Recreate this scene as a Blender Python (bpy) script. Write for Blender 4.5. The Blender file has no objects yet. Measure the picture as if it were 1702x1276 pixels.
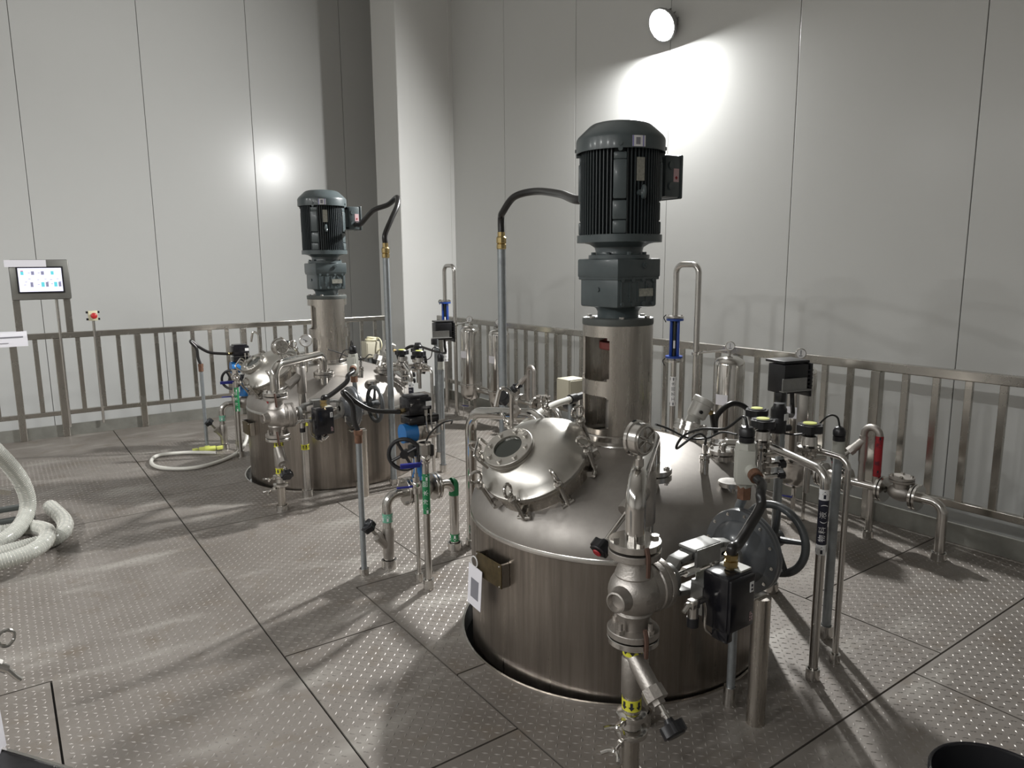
import bpy, bmesh, math, random
import numpy as np
from mathutils import Vector, Matrix
from mathutils.geometry import delaunay_2d_cdt
random.seed(7); rng = np.random.default_rng(7)
PI = math.pi
S = bpy.context.scene
COL = S.collection

# ------------------------------------------------------------------ camera
F = 1197.5; YAW, PIT, ROLL = (math.radians(a) for a in (35.483, 9.4626, -0.473)); EYE = 1.70
_f = np.array([math.cos(PIT)*math.sin(YAW), math.cos(PIT)*math.cos(YAW), -math.sin(PIT)])
_r0 = np.array([math.cos(YAW), -math.sin(YAW), 0.0]); _u0 = np.cross(_r0, _f)
_r = math.cos(ROLL)*_r0 + math.sin(ROLL)*_u0; _u = -math.sin(ROLL)*_r0 + math.cos(ROLL)*_u0
cd = bpy.data.cameras.new('camera'); cam = bpy.data.objects.new('camera', cd); COL.objects.link(cam)
cd.sensor_width = 36.0; cd.lens = F/1702*36.0; cd.clip_start = 0.05; cd.clip_end = 100
cam.matrix_world = Matrix(((_r[0], _u[0], -_f[0], 0), (_r[1], _u[1], -_f[1], 0), (_r[2], _u[2], -_f[2], EYE), (0, 0, 0, 1)))
S.camera = cam

# ------------------------------------------------------------------ light and exposure
S.view_settings.view_transform = 'Standard'
try: S.view_settings.look = 'None'
except Exception: pass
S.view_settings.gamma = 1.0; S.view_settings.use_curve_mapping = False
S.view_settings.exposure = 0.18
W = bpy.data.worlds.new('world'); S.world = W; W.use_nodes = True
W.node_tree.nodes['Background'].inputs[0].default_value = (0.9, 0.95, 1.0, 1)
W.node_tree.nodes['Background'].inputs[1].default_value = 0.0
LAMPS = [  # x, y, z of the luminaire face, emission strength, face normal (the first is in view, the rest are an added row of fill)
    (5.19, 4.888, 3.828, 2350.0, (-0.87, 0.0, -0.493)), (-3.20, 6.40, 3.66, 420.0, (0, 0, -1)), (-3.20, 4.60, 3.66, 500.0, (0, 0, -1)),
    (-3.20, 2.80, 3.66, 560.0, (0, 0, -1)), (-3.20, 1.00, 3.66, 540.0, (0, 0, -1)), (-3.20, -0.80, 3.66, 480.0, (0, 0, -1))]

# ------------------------------------------------------------------ layout helpers (photo point + a known plane -> place)
def ray(x, y): return _f + _r*((x-851)/F) - _u*((y-638)/F)
def G(x, y, z=0.0):
    d = ray(x, y); return Vector((0, 0, EYE)) + Vector(d*((z-EYE)/d[2]))
def PX(x, y, X):
    d = ray(x, y); return Vector((0, 0, EYE)) + Vector(d*(X/d[0]))
def PY(x, y, Y):
    d = ray(x, y); return Vector((0, 0, EYE)) + Vector(d*(Y/d[1]))

# ------------------------------------------------------------------ materials
MATS = {}
def mat(name, color, rough=0.5, metal=0.0, noise=0.0, nscale=8.0, stretch=(1, 1, 1), bump=0.0, bscale=60.0,
        emit=None, estr=0.0, trans=0.0, coat=0.0, c2=None, rvar=0.0, ior=None, alpha=1.0, spec=None):
    m = bpy.data.materials.new(name); m.use_nodes = True
    nt = m.node_tree; b = nt.nodes['Principled BSDF']
    b.inputs['Base Color'].default_value = (*color, 1); b.inputs['Roughness'].default_value = rough
    b.inputs['Metallic'].default_value = metal
    if spec is not None: b.inputs['Specular IOR Level'].default_value = spec
    if coat: b.inputs['Coat Weight'].default_value = coat; b.inputs['Coat Roughness'].default_value = 0.12
    if trans: b.inputs['Transmission Weight'].default_value = trans
    if ior: b.inputs['IOR'].default_value = ior
    if alpha < 1: b.inputs['Alpha'].default_value = alpha
    if emit: b.inputs['Emission Color'].default_value = (*emit, 1); b.inputs['Emission Strength'].default_value = estr
    if noise or bump or rvar:
        tc = nt.nodes.new('ShaderNodeTexCoord'); mp = nt.nodes.new('ShaderNodeMapping')
        mp.inputs['Scale'].default_value = stretch; nt.links.new(tc.outputs['Object'], mp.inputs['Vector'])
    if noise or rvar:
        n = nt.nodes.new('ShaderNodeTexNoise'); n.inputs['Scale'].default_value = nscale; n.inputs['Detail'].default_value = 6
        n.inputs['Roughness'].default_value = 0.62
        nt.links.new(mp.outputs['Vector'], n.inputs['Vector'])
        r = nt.nodes.new('ShaderNodeMapRange'); r.inputs['From Min'].default_value = 0.3; r.inputs['From Max'].default_value = 0.7
        nt.links.new(n.outputs['Fac'], r.inputs['Value'])
        if noise:
            mx = nt.nodes.new('ShaderNodeMix'); mx.data_type = 'RGBA'
            d = c2 if c2 else tuple(max(0, c*(1-noise)) for c in color)
            mx.inputs[6].default_value = (*d, 1); mx.inputs[7].default_value = (*color, 1)
            nt.links.new(r.outputs['Result'], mx.inputs[0]); nt.links.new(mx.outputs[2], b.inputs['Base Color'])
        if rvar:
            rr = nt.nodes.new('ShaderNodeMapRange'); rr.inputs['From Min'].default_value = 0.3; rr.inputs['From Max'].default_value = 0.7
            rr.inputs['To Min'].default_value = min(1, rough+rvar); rr.inputs['To Max'].default_value = max(0.02, rough-rvar)
            nt.links.new(n.outputs['Fac'], rr.inputs['Value']); nt.links.new(rr.outputs['Result'], b.inputs['Roughness'])
    if bump:
        n2 = nt.nodes.new('ShaderNodeTexNoise'); n2.inputs['Scale'].default_value = bscale; n2.inputs['Detail'].default_value = 4
        nt.links.new(mp.outputs['Vector'], n2.inputs['Vector'])
        bp = nt.nodes.new('ShaderNodeBump'); bp.inputs['Strength'].default_value = bump; bp.inputs['Distance'].default_value = 0.004
        nt.links.new(n2.outputs['Fac'], bp.inputs['Height']); nt.links.new(bp.outputs['Normal'], b.inputs['Normal'])
    MATS[name] = m
    return m
mat('tank', (0.375, 0.335, 0.298), 0.33, 1.0, noise=0.40, nscale=5, stretch=(7, 7, 0.35), rvar=0.08, bump=0.05, bscale=30)
mat('dome', (0.43, 0.405, 0.38), 0.54, 1.0, noise=0.22, nscale=4, rvar=0.10, bump=0.06, bscale=40)
mat('lid', (0.62, 0.60, 0.56), 0.34, 1.0, noise=0.12, nscale=6, rvar=0.07, bump=0.04, bscale=22)
mat('steel', (0.64, 0.62, 0.59), 0.22, 1.0, noise=0.15, nscale=9, rvar=0.06)
mat('polished', (0.68, 0.66, 0.63), 0.12, 1.0, noise=0.10, nscale=5, rvar=0.04)
mat('brushed', (0.60, 0.56, 0.51), 0.28, 1.0, noise=0.25, nscale=6, stretch=(6, 6, 0.5), rvar=0.08)
mat('rail', (0.54, 0.52, 0.48), 0.24, 1.0, noise=0.25, nscale=5, rvar=0.10)
mat('cast', (0.50, 0.47, 0.44), 0.46, 1.0, noise=0.20, nscale=14, bump=0.25, bscale=140)
mat('galv', (0.40, 0.43, 0.45), 0.42, 0.75, noise=0.25, nscale=18, rvar=0.08)
mat('motor_paint', (0.080, 0.100, 0.105), 0.34, 0.0, noise=0.2, nscale=12, coat=0.15)
mat('fin_paint', (0.040, 0.050, 0.054), 0.42)
mat('stand_flange', (0.105, 0.115, 0.11), 0.5, 0.3, noise=0.2)
mat('actuator', (0.085, 0.092, 0.10), 0.28, 0.0, coat=0.4)
mat('box_metal', (0.26, 0.26, 0.24), 0.38, 0.7, noise=0.15)
mat('yoke', (0.33, 0.33, 0.32), 0.42, 0.6, noise=0.2, nscale=20)
mat('wheel', (0.060, 0.065, 0.068), 0.38, 0.0, coat=0.15, bump=0.15, bscale=120)
mat('black', (0.012, 0.012, 0.014), 0.35)
mat('black_gloss', (0.010, 0.010, 0.013), 0.16)
mat('rubber', (0.016, 0.015, 0.015), 0.30)
mat('cable', (0.012, 0.012, 0.012), 0.4)
mat('box_grey', (0.42, 0.42, 0.38), 0.45, 0.0, noise=0.1)
mat('transmitter', (0.45, 0.44, 0.41), 0.42, 0.2)
mat('beige', (0.50, 0.47, 0.37), 0.45)
mat('cream', (0.72, 0.68, 0.48), 0.5)
mat('brass', (0.55, 0.42, 0.20), 0.28, 1.0, noise=0.2)
mat('rust', (0.20, 0.10, 0.06), 0.75, 0.1, noise=0.5, nscale=60)
mat('strap', (0.085, 0.045, 0.032), 0.7)
mat('blue', (0.012, 0.055, 0.30), 0.32, coat=0.3)
mat('blue_bright', (0.02, 0.16, 0.44), 0.35, coat=0.2)
mat('handle_blue', (0.016, 0.022, 0.22), 0.4)
mat('red', (0.33, 0.012, 0.02), 0.5)
mat('red_button', (0.50, 0.03, 0.03), 0.35)
mat('coupling_red', (0.16, 0.028, 0.022), 0.55, noise=0.3)
mat('green_tape', (0.02, 0.20, 0.075), 0.45)
mat('green_pale', (0.16, 0.42, 0.30), 0.45)
mat('yellow', (0.62, 0.60, 0.05), 0.45)
mat('yellow_cap', (0.62, 0.66, 0.16), 0.4)
mat('white', (0.74, 0.74, 0.74), 0.5)
mat('paper', (0.78, 0.77, 0.82), 0.6)
mat('label_metal', (0.52, 0.52, 0.46), 0.35, 0.6, noise=0.4, nscale=90)
mat('ink', (0.015, 0.016, 0.03), 0.5)
mat('ink_grey', (0.22, 0.22, 0.25), 0.5)
mat('pink', (0.62, 0.42, 0.44), 0.5)
mat('purple', (0.25, 0.24, 0.50), 0.5)
mat('nameplate', (0.115, 0.085, 0.04), 0.42, 0.5, noise=0.5, nscale=30)
mat('hose', (0.62, 0.63, 0.58), 0.18, 0.0, trans=0.30, ior=1.3, coat=0.3, noise=0.1)
mat('white_hose', (0.66, 0.65, 0.60), 0.3)
mat('glass_dark', (0.02, 0.025, 0.02), 0.05, 0.0, coat=0.5)
mat('glass', (0.85, 0.9, 0.9), 0.03, 0.0, trans=0.9, ior=1.45)
mat('wall', (0.65, 0.655, 0.64), 0.24, 0.0, noise=0.02, nscale=1.2, spec=0.35, rvar=0.02)
mat('column', (0.75, 0.75, 0.73), 0.28, 0.0, noise=0.03, nscale=1.5, spec=0.4)
mat('ceiling', (0.62, 0.61, 0.59), 0.7)
mat('dim', (0.50, 0.49, 0.47), 0.6)
mat('pit', (0.05, 0.05, 0.05), 0.8)
mat('under', (0.035, 0.032, 0.03), 0.8)
pm_ = mat('plate', (0.255, 0.233, 0.212), 0.50, 0.25, noise=0.30, nscale=1.7, c2=(0.15, 0.132, 0.115), rvar=0.10, bump=0.12, bscale=45)
def floor_dirt(m):   # brown smears and small dark spots over the steel
    nt = m.node_tree; b = nt.nodes['Principled BSDF']; src = b.inputs['Base Color'].links[0].from_socket
    tc = nt.nodes.new('ShaderNodeTexCoord')
    for sc, lo, hi, colr, st in ((6.5, 0.56, 0.75, (0.16, 0.13, 0.10), (1, 1, 1)), (34.0, 0.66, 0.76, (0.09, 0.08, 0.07), (1, 1, 1)), (3.2, 0.55, 0.72, (0.36, 0.34, 0.31), (0.5, 1.6, 1))):
        mp = nt.nodes.new('ShaderNodeMapping'); mp.inputs['Scale'].default_value = st; mp.inputs['Rotation'].default_value = (0, 0, 0.6); nt.links.new(tc.outputs['Object'], mp.inputs['Vector'])
        n = nt.nodes.new('ShaderNodeTexNoise'); n.inputs['Scale'].default_value = sc; n.inputs['Detail'].default_value = 5; nt.links.new(mp.outputs['Vector'], n.inputs['Vector'])
        r = nt.nodes.new('ShaderNodeMapRange'); r.inputs['From Min'].default_value = lo; r.inputs['From Max'].default_value = hi; r.inputs['To Max'].default_value = 0.75; nt.links.new(n.outputs['Fac'], r.inputs['Value'])
        mx = nt.nodes.new('ShaderNodeMix'); mx.data_type = 'RGBA'; nt.links.new(r.outputs['Result'], mx.inputs[0]); nt.links.new(src, mx.inputs[6]); mx.inputs[7].default_value = (*colr, 1); src = mx.outputs[2]
    nt.links.new(src, b.inputs['Base Color'])
floor_dirt(pm_)
mat('lug', (0.36, 0.335, 0.31), 0.46, 0.45, noise=0.3, nscale=3)
mat('toe', (0.34, 0.34, 0.31), 0.40, 0.6, noise=0.3, nscale=5)
mat('lamp_glass', (1, 1, 1), 0.4, emit=(1.0, 1.0, 0.985), estr=1.0)
mat('lamp_body', (0.30, 0.30, 0.30), 0.4, 0.4)
mat('screen', (0.3, 0.3, 0.35), 0.2, emit=(0.80, 0.80, 1.0), estr=0.95)
mat('screen_cyan', (0.05, 0.3, 0.35), 0.3, emit=(0.15, 0.62, 0.68), estr=0.7)
mat('screen_grey', (0.1, 0.1, 0.15), 0.3, emit=(0.25, 0.25, 0.36), estr=0.7)
mat('screen_red', (0.3, 0.05, 0.1), 0.3, emit=(0.7, 0.25, 0.4), estr=0.7)

# ------------------------------------------------------------------ mesh builder (all coordinates are world coordinates)
def V(*a): return Vector(a)
def basis(ax):
    a = Vector(ax).normalized()
    t = Vector((0, 0, 1)) if abs(a.z) < 0.9 else Vector((1, 0, 0))
    u = t.cross(a).normalized(); v = a.cross(u)
    return a, u, v
class MB:
    def __init__(s): s.v = []; s.f = []
    def add(s, vs, fs):
        o = len(s.v); s.v += [tuple(p) for p in vs]; s.f += [tuple(i+o for i in f) for f in fs]; return s
    def box(s, c, d, rz=0.0, M=None, bev=0.0):
        bm = bmesh.new(); bmesh.ops.create_cube(bm, size=1.0)
        bmesh.ops.scale(bm, vec=Vector(d), verts=bm.verts)
        if bev: bmesh.ops.bevel(bm, geom=list(bm.edges), offset=bev, segments=2, affect='EDGES', profile=0.5)
        R = M if M is not None else Matrix.Rotation(rz, 3, 'Z')
        bm.verts.index_update()
        vs = [R @ v.co + Vector(c) for v in bm.verts]; fs = [[v.index for v in f.verts] for f in bm.faces]
        bm.free(); return s.add(vs, fs)
    def lathe(s, prof, c, ax=(0, 0, 1), n=32, a0=0.0, a1=2*PI):
        a, u, v = basis(ax); c = Vector(c); full = abs(a1-a0) > 2*PI-1e-6
        k = n if full else n+1; vs = []; idx = []
        for (r, h) in prof:
            if r < 1e-6: idx.append([len(vs)]*k); vs.append(c + a*h); continue
            row = []
            for i in range(k):
                t = a0+(a1-a0)*i/n; row.append(len(vs)); vs.append(c + a*h + (u*math.cos(t)+v*math.sin(t))*r)
            idx.append(row)
        fs = []
        for j in range(len(prof)-1):
            A, B = idx[j], idx[j+1]
            for i in range(n):
                i2 = (i+1) % k
                q = [A[i], A[i2], B[i2], B[i]]; w = []
                for x in q:
                    if x not in w: w.append(x)
                if len(w) > 2: fs.append(w)
        return s.add(vs, fs)
    def cyl(s, p0, p1, r, r1=None, n=20, cap=True):
        p0 = Vector(p0); p1 = Vector(p1); L = (p1-p0).length; r1 = r if r1 is None else r1
        pr = [(r, 0), (r1, L)]
        if cap: pr = [(0, 0)] + pr + [(0, L)]
        return s.lathe(pr, p0, p1-p0, n)
    def tube(s, pts, r, n=12, cap=True, closed=False, rs=None):
        P = [Vector(p) for p in pts]; m = len(P); T = []
        for i in range(m):
            a = P[(i-1) % m] if (closed or i) else P[0]; b = P[(i+1) % m] if (closed or i < m-1) else P[-1]
            T.append((b-a).normalized())
        _, u, _ = basis(T[0]); vs = []; 
        for i in range(m):
            if i:
                q = T[i-1].rotation_difference(T[i]); u = q @ u
            u = (u - T[i]*u.dot(T[i])).normalized(); w = T[i].cross(u); rr = rs[i] if rs else r
            for k in range(n):
                t = 2*PI*k/n; vs.append(P[i] + (u*math.cos(t)+w*math.sin(t))*rr)
        fs = []; e = m if closed else m-1
        for i in range(e):
            j = (i+1) % m
            for k in range(n): fs.append((i*n+k, i*n+(k+1) % n, j*n+(k+1) % n, j*n+k))
        if cap and not closed: fs.append(tuple(range(n))[::-1]); fs.append(tuple((m-1)*n+k for k in range(n)))
        return s.add(vs, fs)
    def torus(s, c, ax, R, r, n=28, m=8, a0=0, a1=2*PI):
        a, u, v = basis(ax); c = Vector(c); full = abs(a1-a0) > 2*PI-1e-6
        pts = [c+(u*math.cos(a0+(a1-a0)*i/n)+v*math.sin(a0+(a1-a0)*i/n))*R for i in range(n if full else n+1)]
        return s.tube(pts, r, m, closed=full)
    def sphere(s, c, r, n=16, sc=(1, 1, 1)):
        pr = [(r*math.sin(PI*i/(n//2)), -r*math.cos(PI*i/(n//2))) for i in range(n//2+1)]
        pr[0] = (0, -r); pr[-1] = (0, r); o = len(s.v); s.lathe(pr, (0, 0, 0), (0, 0, 1), n)
        for i in range(o, len(s.v)):
            p = s.v[i]; s.v[i] = (c[0]+p[0]*sc[0], c[1]+p[1]*sc[1], c[2]+p[2]*sc[2])
        return s
    def prism(s, poly, c, ux, uy, depth):
        ux = Vector(ux).normalized(); uy = Vector(uy).normalized(); nz = ux.cross(uy); c = Vector(c); n = len(poly)
        vs = [c+ux*x+uy*y-nz*depth/2 for x, y in poly]+[c+ux*x+uy*y+nz*depth/2 for x, y in poly]
        fs = [tuple(range(n))[::-1], tuple(range(n, 2*n))]+[(i, (i+1) % n, n+(i+1) % n, n+i) for i in range(n)]
        return s.add(vs, fs)
def hexprism(mb, c, ax, r, h): 
    return mb.cyl(Vector(c), Vector(c)+Vector(ax).normalized()*h, r, n=6)
def fillet(pts, rad, seg=6):
    P = [Vector(p) for p in pts]; out = [P[0]]
    for i in range(1, len(P)-1):
        a = (P[i-1]-P[i]); b = (P[i+1]-P[i]); la, lb = a.length, b.length; a.normalize(); b.normalize()
        ang = a.angle(b); d = min(rad/math.tan(ang/2), la*0.49, lb*0.49); r = d*math.tan(ang/2)
        c = P[i]+(a+b).normalized()*(r/math.sin(ang/2)); s0 = P[i]+a*d-c; s1 = P[i]+b*d-c
        w = s0.angle(s1)
        for k in range(seg+1):
            t = k/seg; out.append(c+(s0*math.sin((1-t)*w)+s1*math.sin(t*w))/math.sin(w))
    out.append(P[-1]); return out
def spline(pts, k=8):
    P = [Vector(p) for p in pts]; P = [P[0]*2-P[1]]+P+[P[-1]*2-P[-2]]; out = []
    for i in range(1, len(P)-2):
        for j in range(k):
            t = j/k; a, b, c, d = P[i-1:i+3]
            out.append(0.5*((2*b)+(c-a)*t+(2*a-5*b+4*c-d)*t*t+(3*b-a-3*c+d)*t**3))
    out.append(P[-2]); return out

OFF = {}
MODULE = []
def thing(name, label, cat, loc, group=None, module=True):
    o = bpy.data.objects.new(name, None); COL.objects.link(o); o.location = loc; o.empty_display_size = 0.05
    OFF[o.name] = Vector(loc); o['label'] = label.format('near') if module else label; o['category'] = cat
    if group: o['group'] = group
    if module: MODULE.append((o, label))
    return o
def mesh(name, mb, material, off=Vector((0, 0, 0)), angle=0.6):
    me = bpy.data.meshes.new(name)
    me.from_pydata([(p[0]-off[0], p[1]-off[1], p[2]-off[2]) for p in mb.v], [], mb.f)
    me.validate(); me.update()
    bm = bmesh.new(); bm.from_mesh(me); bmesh.ops.recalc_face_normals(bm, faces=bm.faces); bm.to_mesh(me); bm.free()
    me.shade_smooth(); me.set_sharp_from_angle(angle=angle)
    me.materials.append(MATS[material]); return me
def part(parent, name, mb, material, label=None, angle=0.6, kind=None):
    off = OFF[parent.name]; o = bpy.data.objects.new(name, mesh(name, mb, material, off, angle)); COL.objects.link(o)
    o.parent = parent; OFF[o.name] = off
    if label: o['label'] = label
    if kind: o['kind'] = kind
    return o
def solo(name, mb, material, label, cat, loc, group=None, module=False, kind=None, angle=0.6):
    o = bpy.data.objects.new(name, mesh(name, mb, material, Vector(loc), angle)); COL.objects.link(o); o.location = loc
    OFF[o.name] = Vector(loc)
    if label: o['label'] = label.format('near') if module else label
    if cat: o['category'] = cat
    if group: o['group'] = group
    if kind: o['kind'] = kind
    if module: MODULE.append((o, label))
    return o
def struct(name, mb, material, parent=None, angle=0.6):
    if parent is not None: return part(parent, name, mb, material, angle=angle)
    o = solo(name, mb, material, None, None, (0, 0, 0), angle=angle); o['kind'] = 'structure'; return o
def bolt_ring(parent, c, ax, R, n, r=0.008, h=0.008, a0=0.4, material='steel', both=0.0):
    a, u, v = basis(ax); c = Vector(c)
    for i in range(n):
        t = a0+2*PI*i/n; p = c+(u*math.cos(t)+v*math.sin(t))*R
        m = MB(); hexprism(m, p, a, r, h)
        if both: hexprism(m, p-a*both, -a, r, h); m.cyl(p-a*(both+h+0.008), p+a*(h+0.004), r*0.55, n=8)
        part(parent, 'bolt', m, material)
def flange(root, c, ax, r=0.082, t=0.018, hole=0.0, nb=4, material='steel', name='flange', bolts=True, a0=0.6):
    a = Vector(ax).normalized(); c = Vector(c); e = 0.002
    m = MB().lathe([(hole, 0), (r-e, 0), (r, e), (r, t-e), (r-e, t), (hole, t)], c, a, 40)
    o = part(root, name, m, material)
    if bolts: bolt_ring(o, c+a*t, a, r*0.76, nb, a0=a0)
    return o
def text_mesh(body, size):
    cu = bpy.data.curves.new('t', 'FONT'); cu.body = body; cu.size = size; cu.align_x = 'CENTER'; cu.align_y = 'CENTER'
    o = bpy.data.objects.new('t', cu); COL.objects.link(o)
    dg = bpy.context.evaluated_depsgraph_get(); me = bpy.data.meshes.new_from_object(o.evaluated_get(dg))
    bm = bmesh.new(); bm.from_mesh(me); bmesh.ops.triangulate(bm, faces=bm.faces)
    for _ in range(3):
        es = [e for e in bm.edges if e.calc_length() > 0.007]
        if not es: break
        bmesh.ops.subdivide_edges(bm, edges=es, cuts=1); bmesh.ops.triangulate(bm, faces=bm.faces)
    bm.verts.index_update()
    vs = [tuple(v.co) for v in bm.verts]; fs = [tuple(v.index for v in f.verts) for f in bm.faces]
    bm.free(); bpy.data.objects.remove(o); bpy.data.curves.remove(cu); bpy.data.meshes.remove(me)
    return vs, fs
def wrap_text(mb, body, size, base, r, z, phi0):
    vs, fs = text_mesh(body, size); out = []
    for x, y, _ in vs:
        p = phi0 - y/r; out.append((base[0]+r*math.cos(p), base[1]+r*math.sin(p), z+x))
    return mb.add(out, fs)
def wrap_arrow(mb, base, r, z, phi, s, up=True):
    k = 1 if up else -1; sh = [(-.15, -.5), (.15, -.5), (.15, .05), (.36, .05), (0, .5), (-.36, .05), (-.15, .05)]
    pts = [(x*s, k*y*s) for x, y in sh]
    vs = [(base[0]+r*math.cos(phi+x/r), base[1]+r*math.sin(phi+x/r), z+y) for x, y in pts]
    o = len(mb.v); return mb.add(vs, [(0, 1, 2, 6), (3, 4, 5), (2, 3, 5, 6)])
def flat_text(mb, body, size, c, ux, uy):
    ux = Vector(ux).normalized(); uy = Vector(uy).normalized(); c = Vector(c); vs, fs = text_mesh(body, size)
    return mb.add([c+ux*x+uy*y for x, y, _ in vs], fs)
def knob(root, c, ax, r, h, lobes=6, material='black', cap=None, name='knob'):
    a, u, v = basis(ax); c = Vector(c); N = 48; poly = []
    for i in range(N):
        t = 2*PI*i/N; q = r*(0.90+0.10*math.copysign(abs(math.cos(lobes*t/2*1.0))**0.5, 1) if True else 1)
        q = r*(0.86+0.14*(0.5+0.5*math.tanh(3*math.cos(lobes*t)))); poly.append((q*math.cos(t), q*math.sin(t)))
    m = MB().prism(poly, c+a*h/2, u, v, h)
    m.lathe([(r*0.78, h), (r*0.70, h*1.15), (0, h*1.2)], c, a, 24); m.lathe([(0, -h*0.5), (r*0.34, -h*0.5), (r*0.45, 0.0)], c, a, 20)
    o = part(root, name, m, material)
    if cap: part(o, 'cap', MB().lathe([(r*0.52, h*1.16), (r*0.48, h*1.26), (0, h*1.3)], c, a, 24), cap)
    return o
def sleeve(root, base, r, h=0.05, rr=None, name='floor_sleeve'):
    rr = rr or r*1.45
    m = MB().lathe([(r*0.9, 0.0), (rr*1.02, 0.0), (rr, 0.004), (rr, h), (r*1.12, h), (r*1.12, h-0.01)], base, (0, 0, 1), 24)
    return part(root, name, m, 'steel')
def triclamp(root, c, r, wing):
    c = Vector(c)
    o = part(root, 'clamp', MB().lathe([(r*0.9, -0.016), (r*1.35, -0.014), (r*1.62, -0.008), (r*1.66, 0), (r*1.62, 0.008), (r*1.35, 0.014), (r*0.9, 0.016)], c, (0, 0, 1), 32), 'steel')
    w = Vector(wing).normalized(); p = c+w*r*1.6; t = Vector((0, 0, 1)).cross(w)
    m = MB().cyl(p-w*0.004, p+w*0.045, 0.005, n=10); m.box(p+w*0.006, (0.016, 0.016, 0.02), math.atan2(w.y, w.x))
    m.tube(spline([p+w*0.04-t*0.004, p+w*0.052-t*0.022, p+w*0.07-t*0.036], 4), 0.007, 8)
    m.tube(spline([p+w*0.04+t*0.004, p+w*0.052+t*0.022, p+w*0.07+t*0.036], 4), 0.007, 8); m.sphere(p+w*0.042, 0.011, 10)
    part(o, 'wing_nut', m, 'polished'); return o
def tape(root, base, r, z0, z1, material, name='tape', axis=(0, 0, 1)):
    return part(root, name, MB().lathe([(r*1.0, 0), (r*1.035+0.0004, 0), (r*1.035+0.0004, z1-z0), (r*1.0, z1-z0)], V(base[0], base[1], z0), axis, 28), material)
CAMAZ = lambda b: math.atan2(-b[1], -b[0])   # azimuth of the side a person standing at the lectern side of the room sees

# ================================================================== the setting
XW, YW = 5.30, 10.5            # faces of the two panelled walls
XR, YR = 4.60, 8.50            # railing planes
ZB, ZC = -1.6, 6.2
m = MB(); m.box(((XW-7)/2+0.0, 3.0, ZB-0.05), (XW+7, 17, 0.1)); struct('floor_below', m, 'pit')
m = MB(); m.box(((XW-7)/2, 3.0, ZC+0.05), (XW+7.4, 17, 0.1)); struct('ceiling', m, 'ceiling')
def wall(name, backing, seams, axis):
    w = struct(name, backing, 'dim')
    g = 0.006; h = ZC-ZB
    for a, b in zip(seams[:-1], seams[1:]):
        c = (a+b)/2
        mm = MB()
        if axis == 'x': mm.box((c, YW+0.02, (ZC+ZB)/2), (abs(b-a)-g, 0.04, h), bev=0.003)
        else: mm.box((XW+0.02, c, (ZC+ZB)/2), (0.04, abs(b-a)-g, h), bev=0.003)
        part(w, 'wall_panel', mm, 'wall', angle=0.3)
sl = [0.46+1.335*k for k in range(-5, 4)]
wall('wall_left', MB().box((-0.85, YW+0.08, (ZC+ZB)/2), (12.3, 0.08, ZC-ZB)), sl+[XW], 'x')
sr = [2.21+1.335*k for k in range(-6, 7)]
wall('wall_right', MB().box((XW+0.08, 2.6, (ZC+ZB)/2), (0.08, 16.4, ZC-ZB)), sr, 'y')
struct('wall_back', MB().box((-0.85, -5.55, (ZC+ZB)/2), (12.5, 0.1, ZC-ZB)), 'dim')
struct('wall_side', MB().box((-7.05, 2.6, (ZC+ZB)/2), (0.1, 16.4, ZC-ZB)), 'dim')
# column clad in two panels a face
cx0, cx1, cy0, cy1 = 4.475, XW, 8.76, 9.47
col = struct('column', MB().box(((cx0+cx1)/2+0.01, (cy0+cy1)/2, (ZC+ZB)/2), (cx1-cx0-0.03, cy1-cy0-0.02, ZC-ZB)), 'dim')
part(col, 'panel', MB().box((cx0+0.01, (cy0+cy1)/2, (ZC+ZB)/2), (0.02, cy1-cy0, ZC-ZB), bev=0.003), 'column', angle=0.3)
part(col, 'panel', MB().box(((cx0+cx1)/2+0.011, cy0+0.01, (ZC+ZB)/2), (cx1-cx0-0.024, 0.02, ZC-ZB), bev=0.003), 'column', angle=0.3)
part(col, 'corner_trim', MB().box((cx0-0.002, cy0+0.028, (ZC+ZB)/2), (0.006, 0.056, ZC-ZB)).box((cx0+0.028, cy0-0.002, (ZC+ZB)/2), (0.056, 0.006, ZC-ZB)), 'column', angle=0.3)
part(col, 'edge_trim', MB().box((XW-0.03, cy0-0.003, (ZC+ZB)/2), (0.06, 0.008, ZC-ZB)), 'column', angle=0.3)

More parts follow.
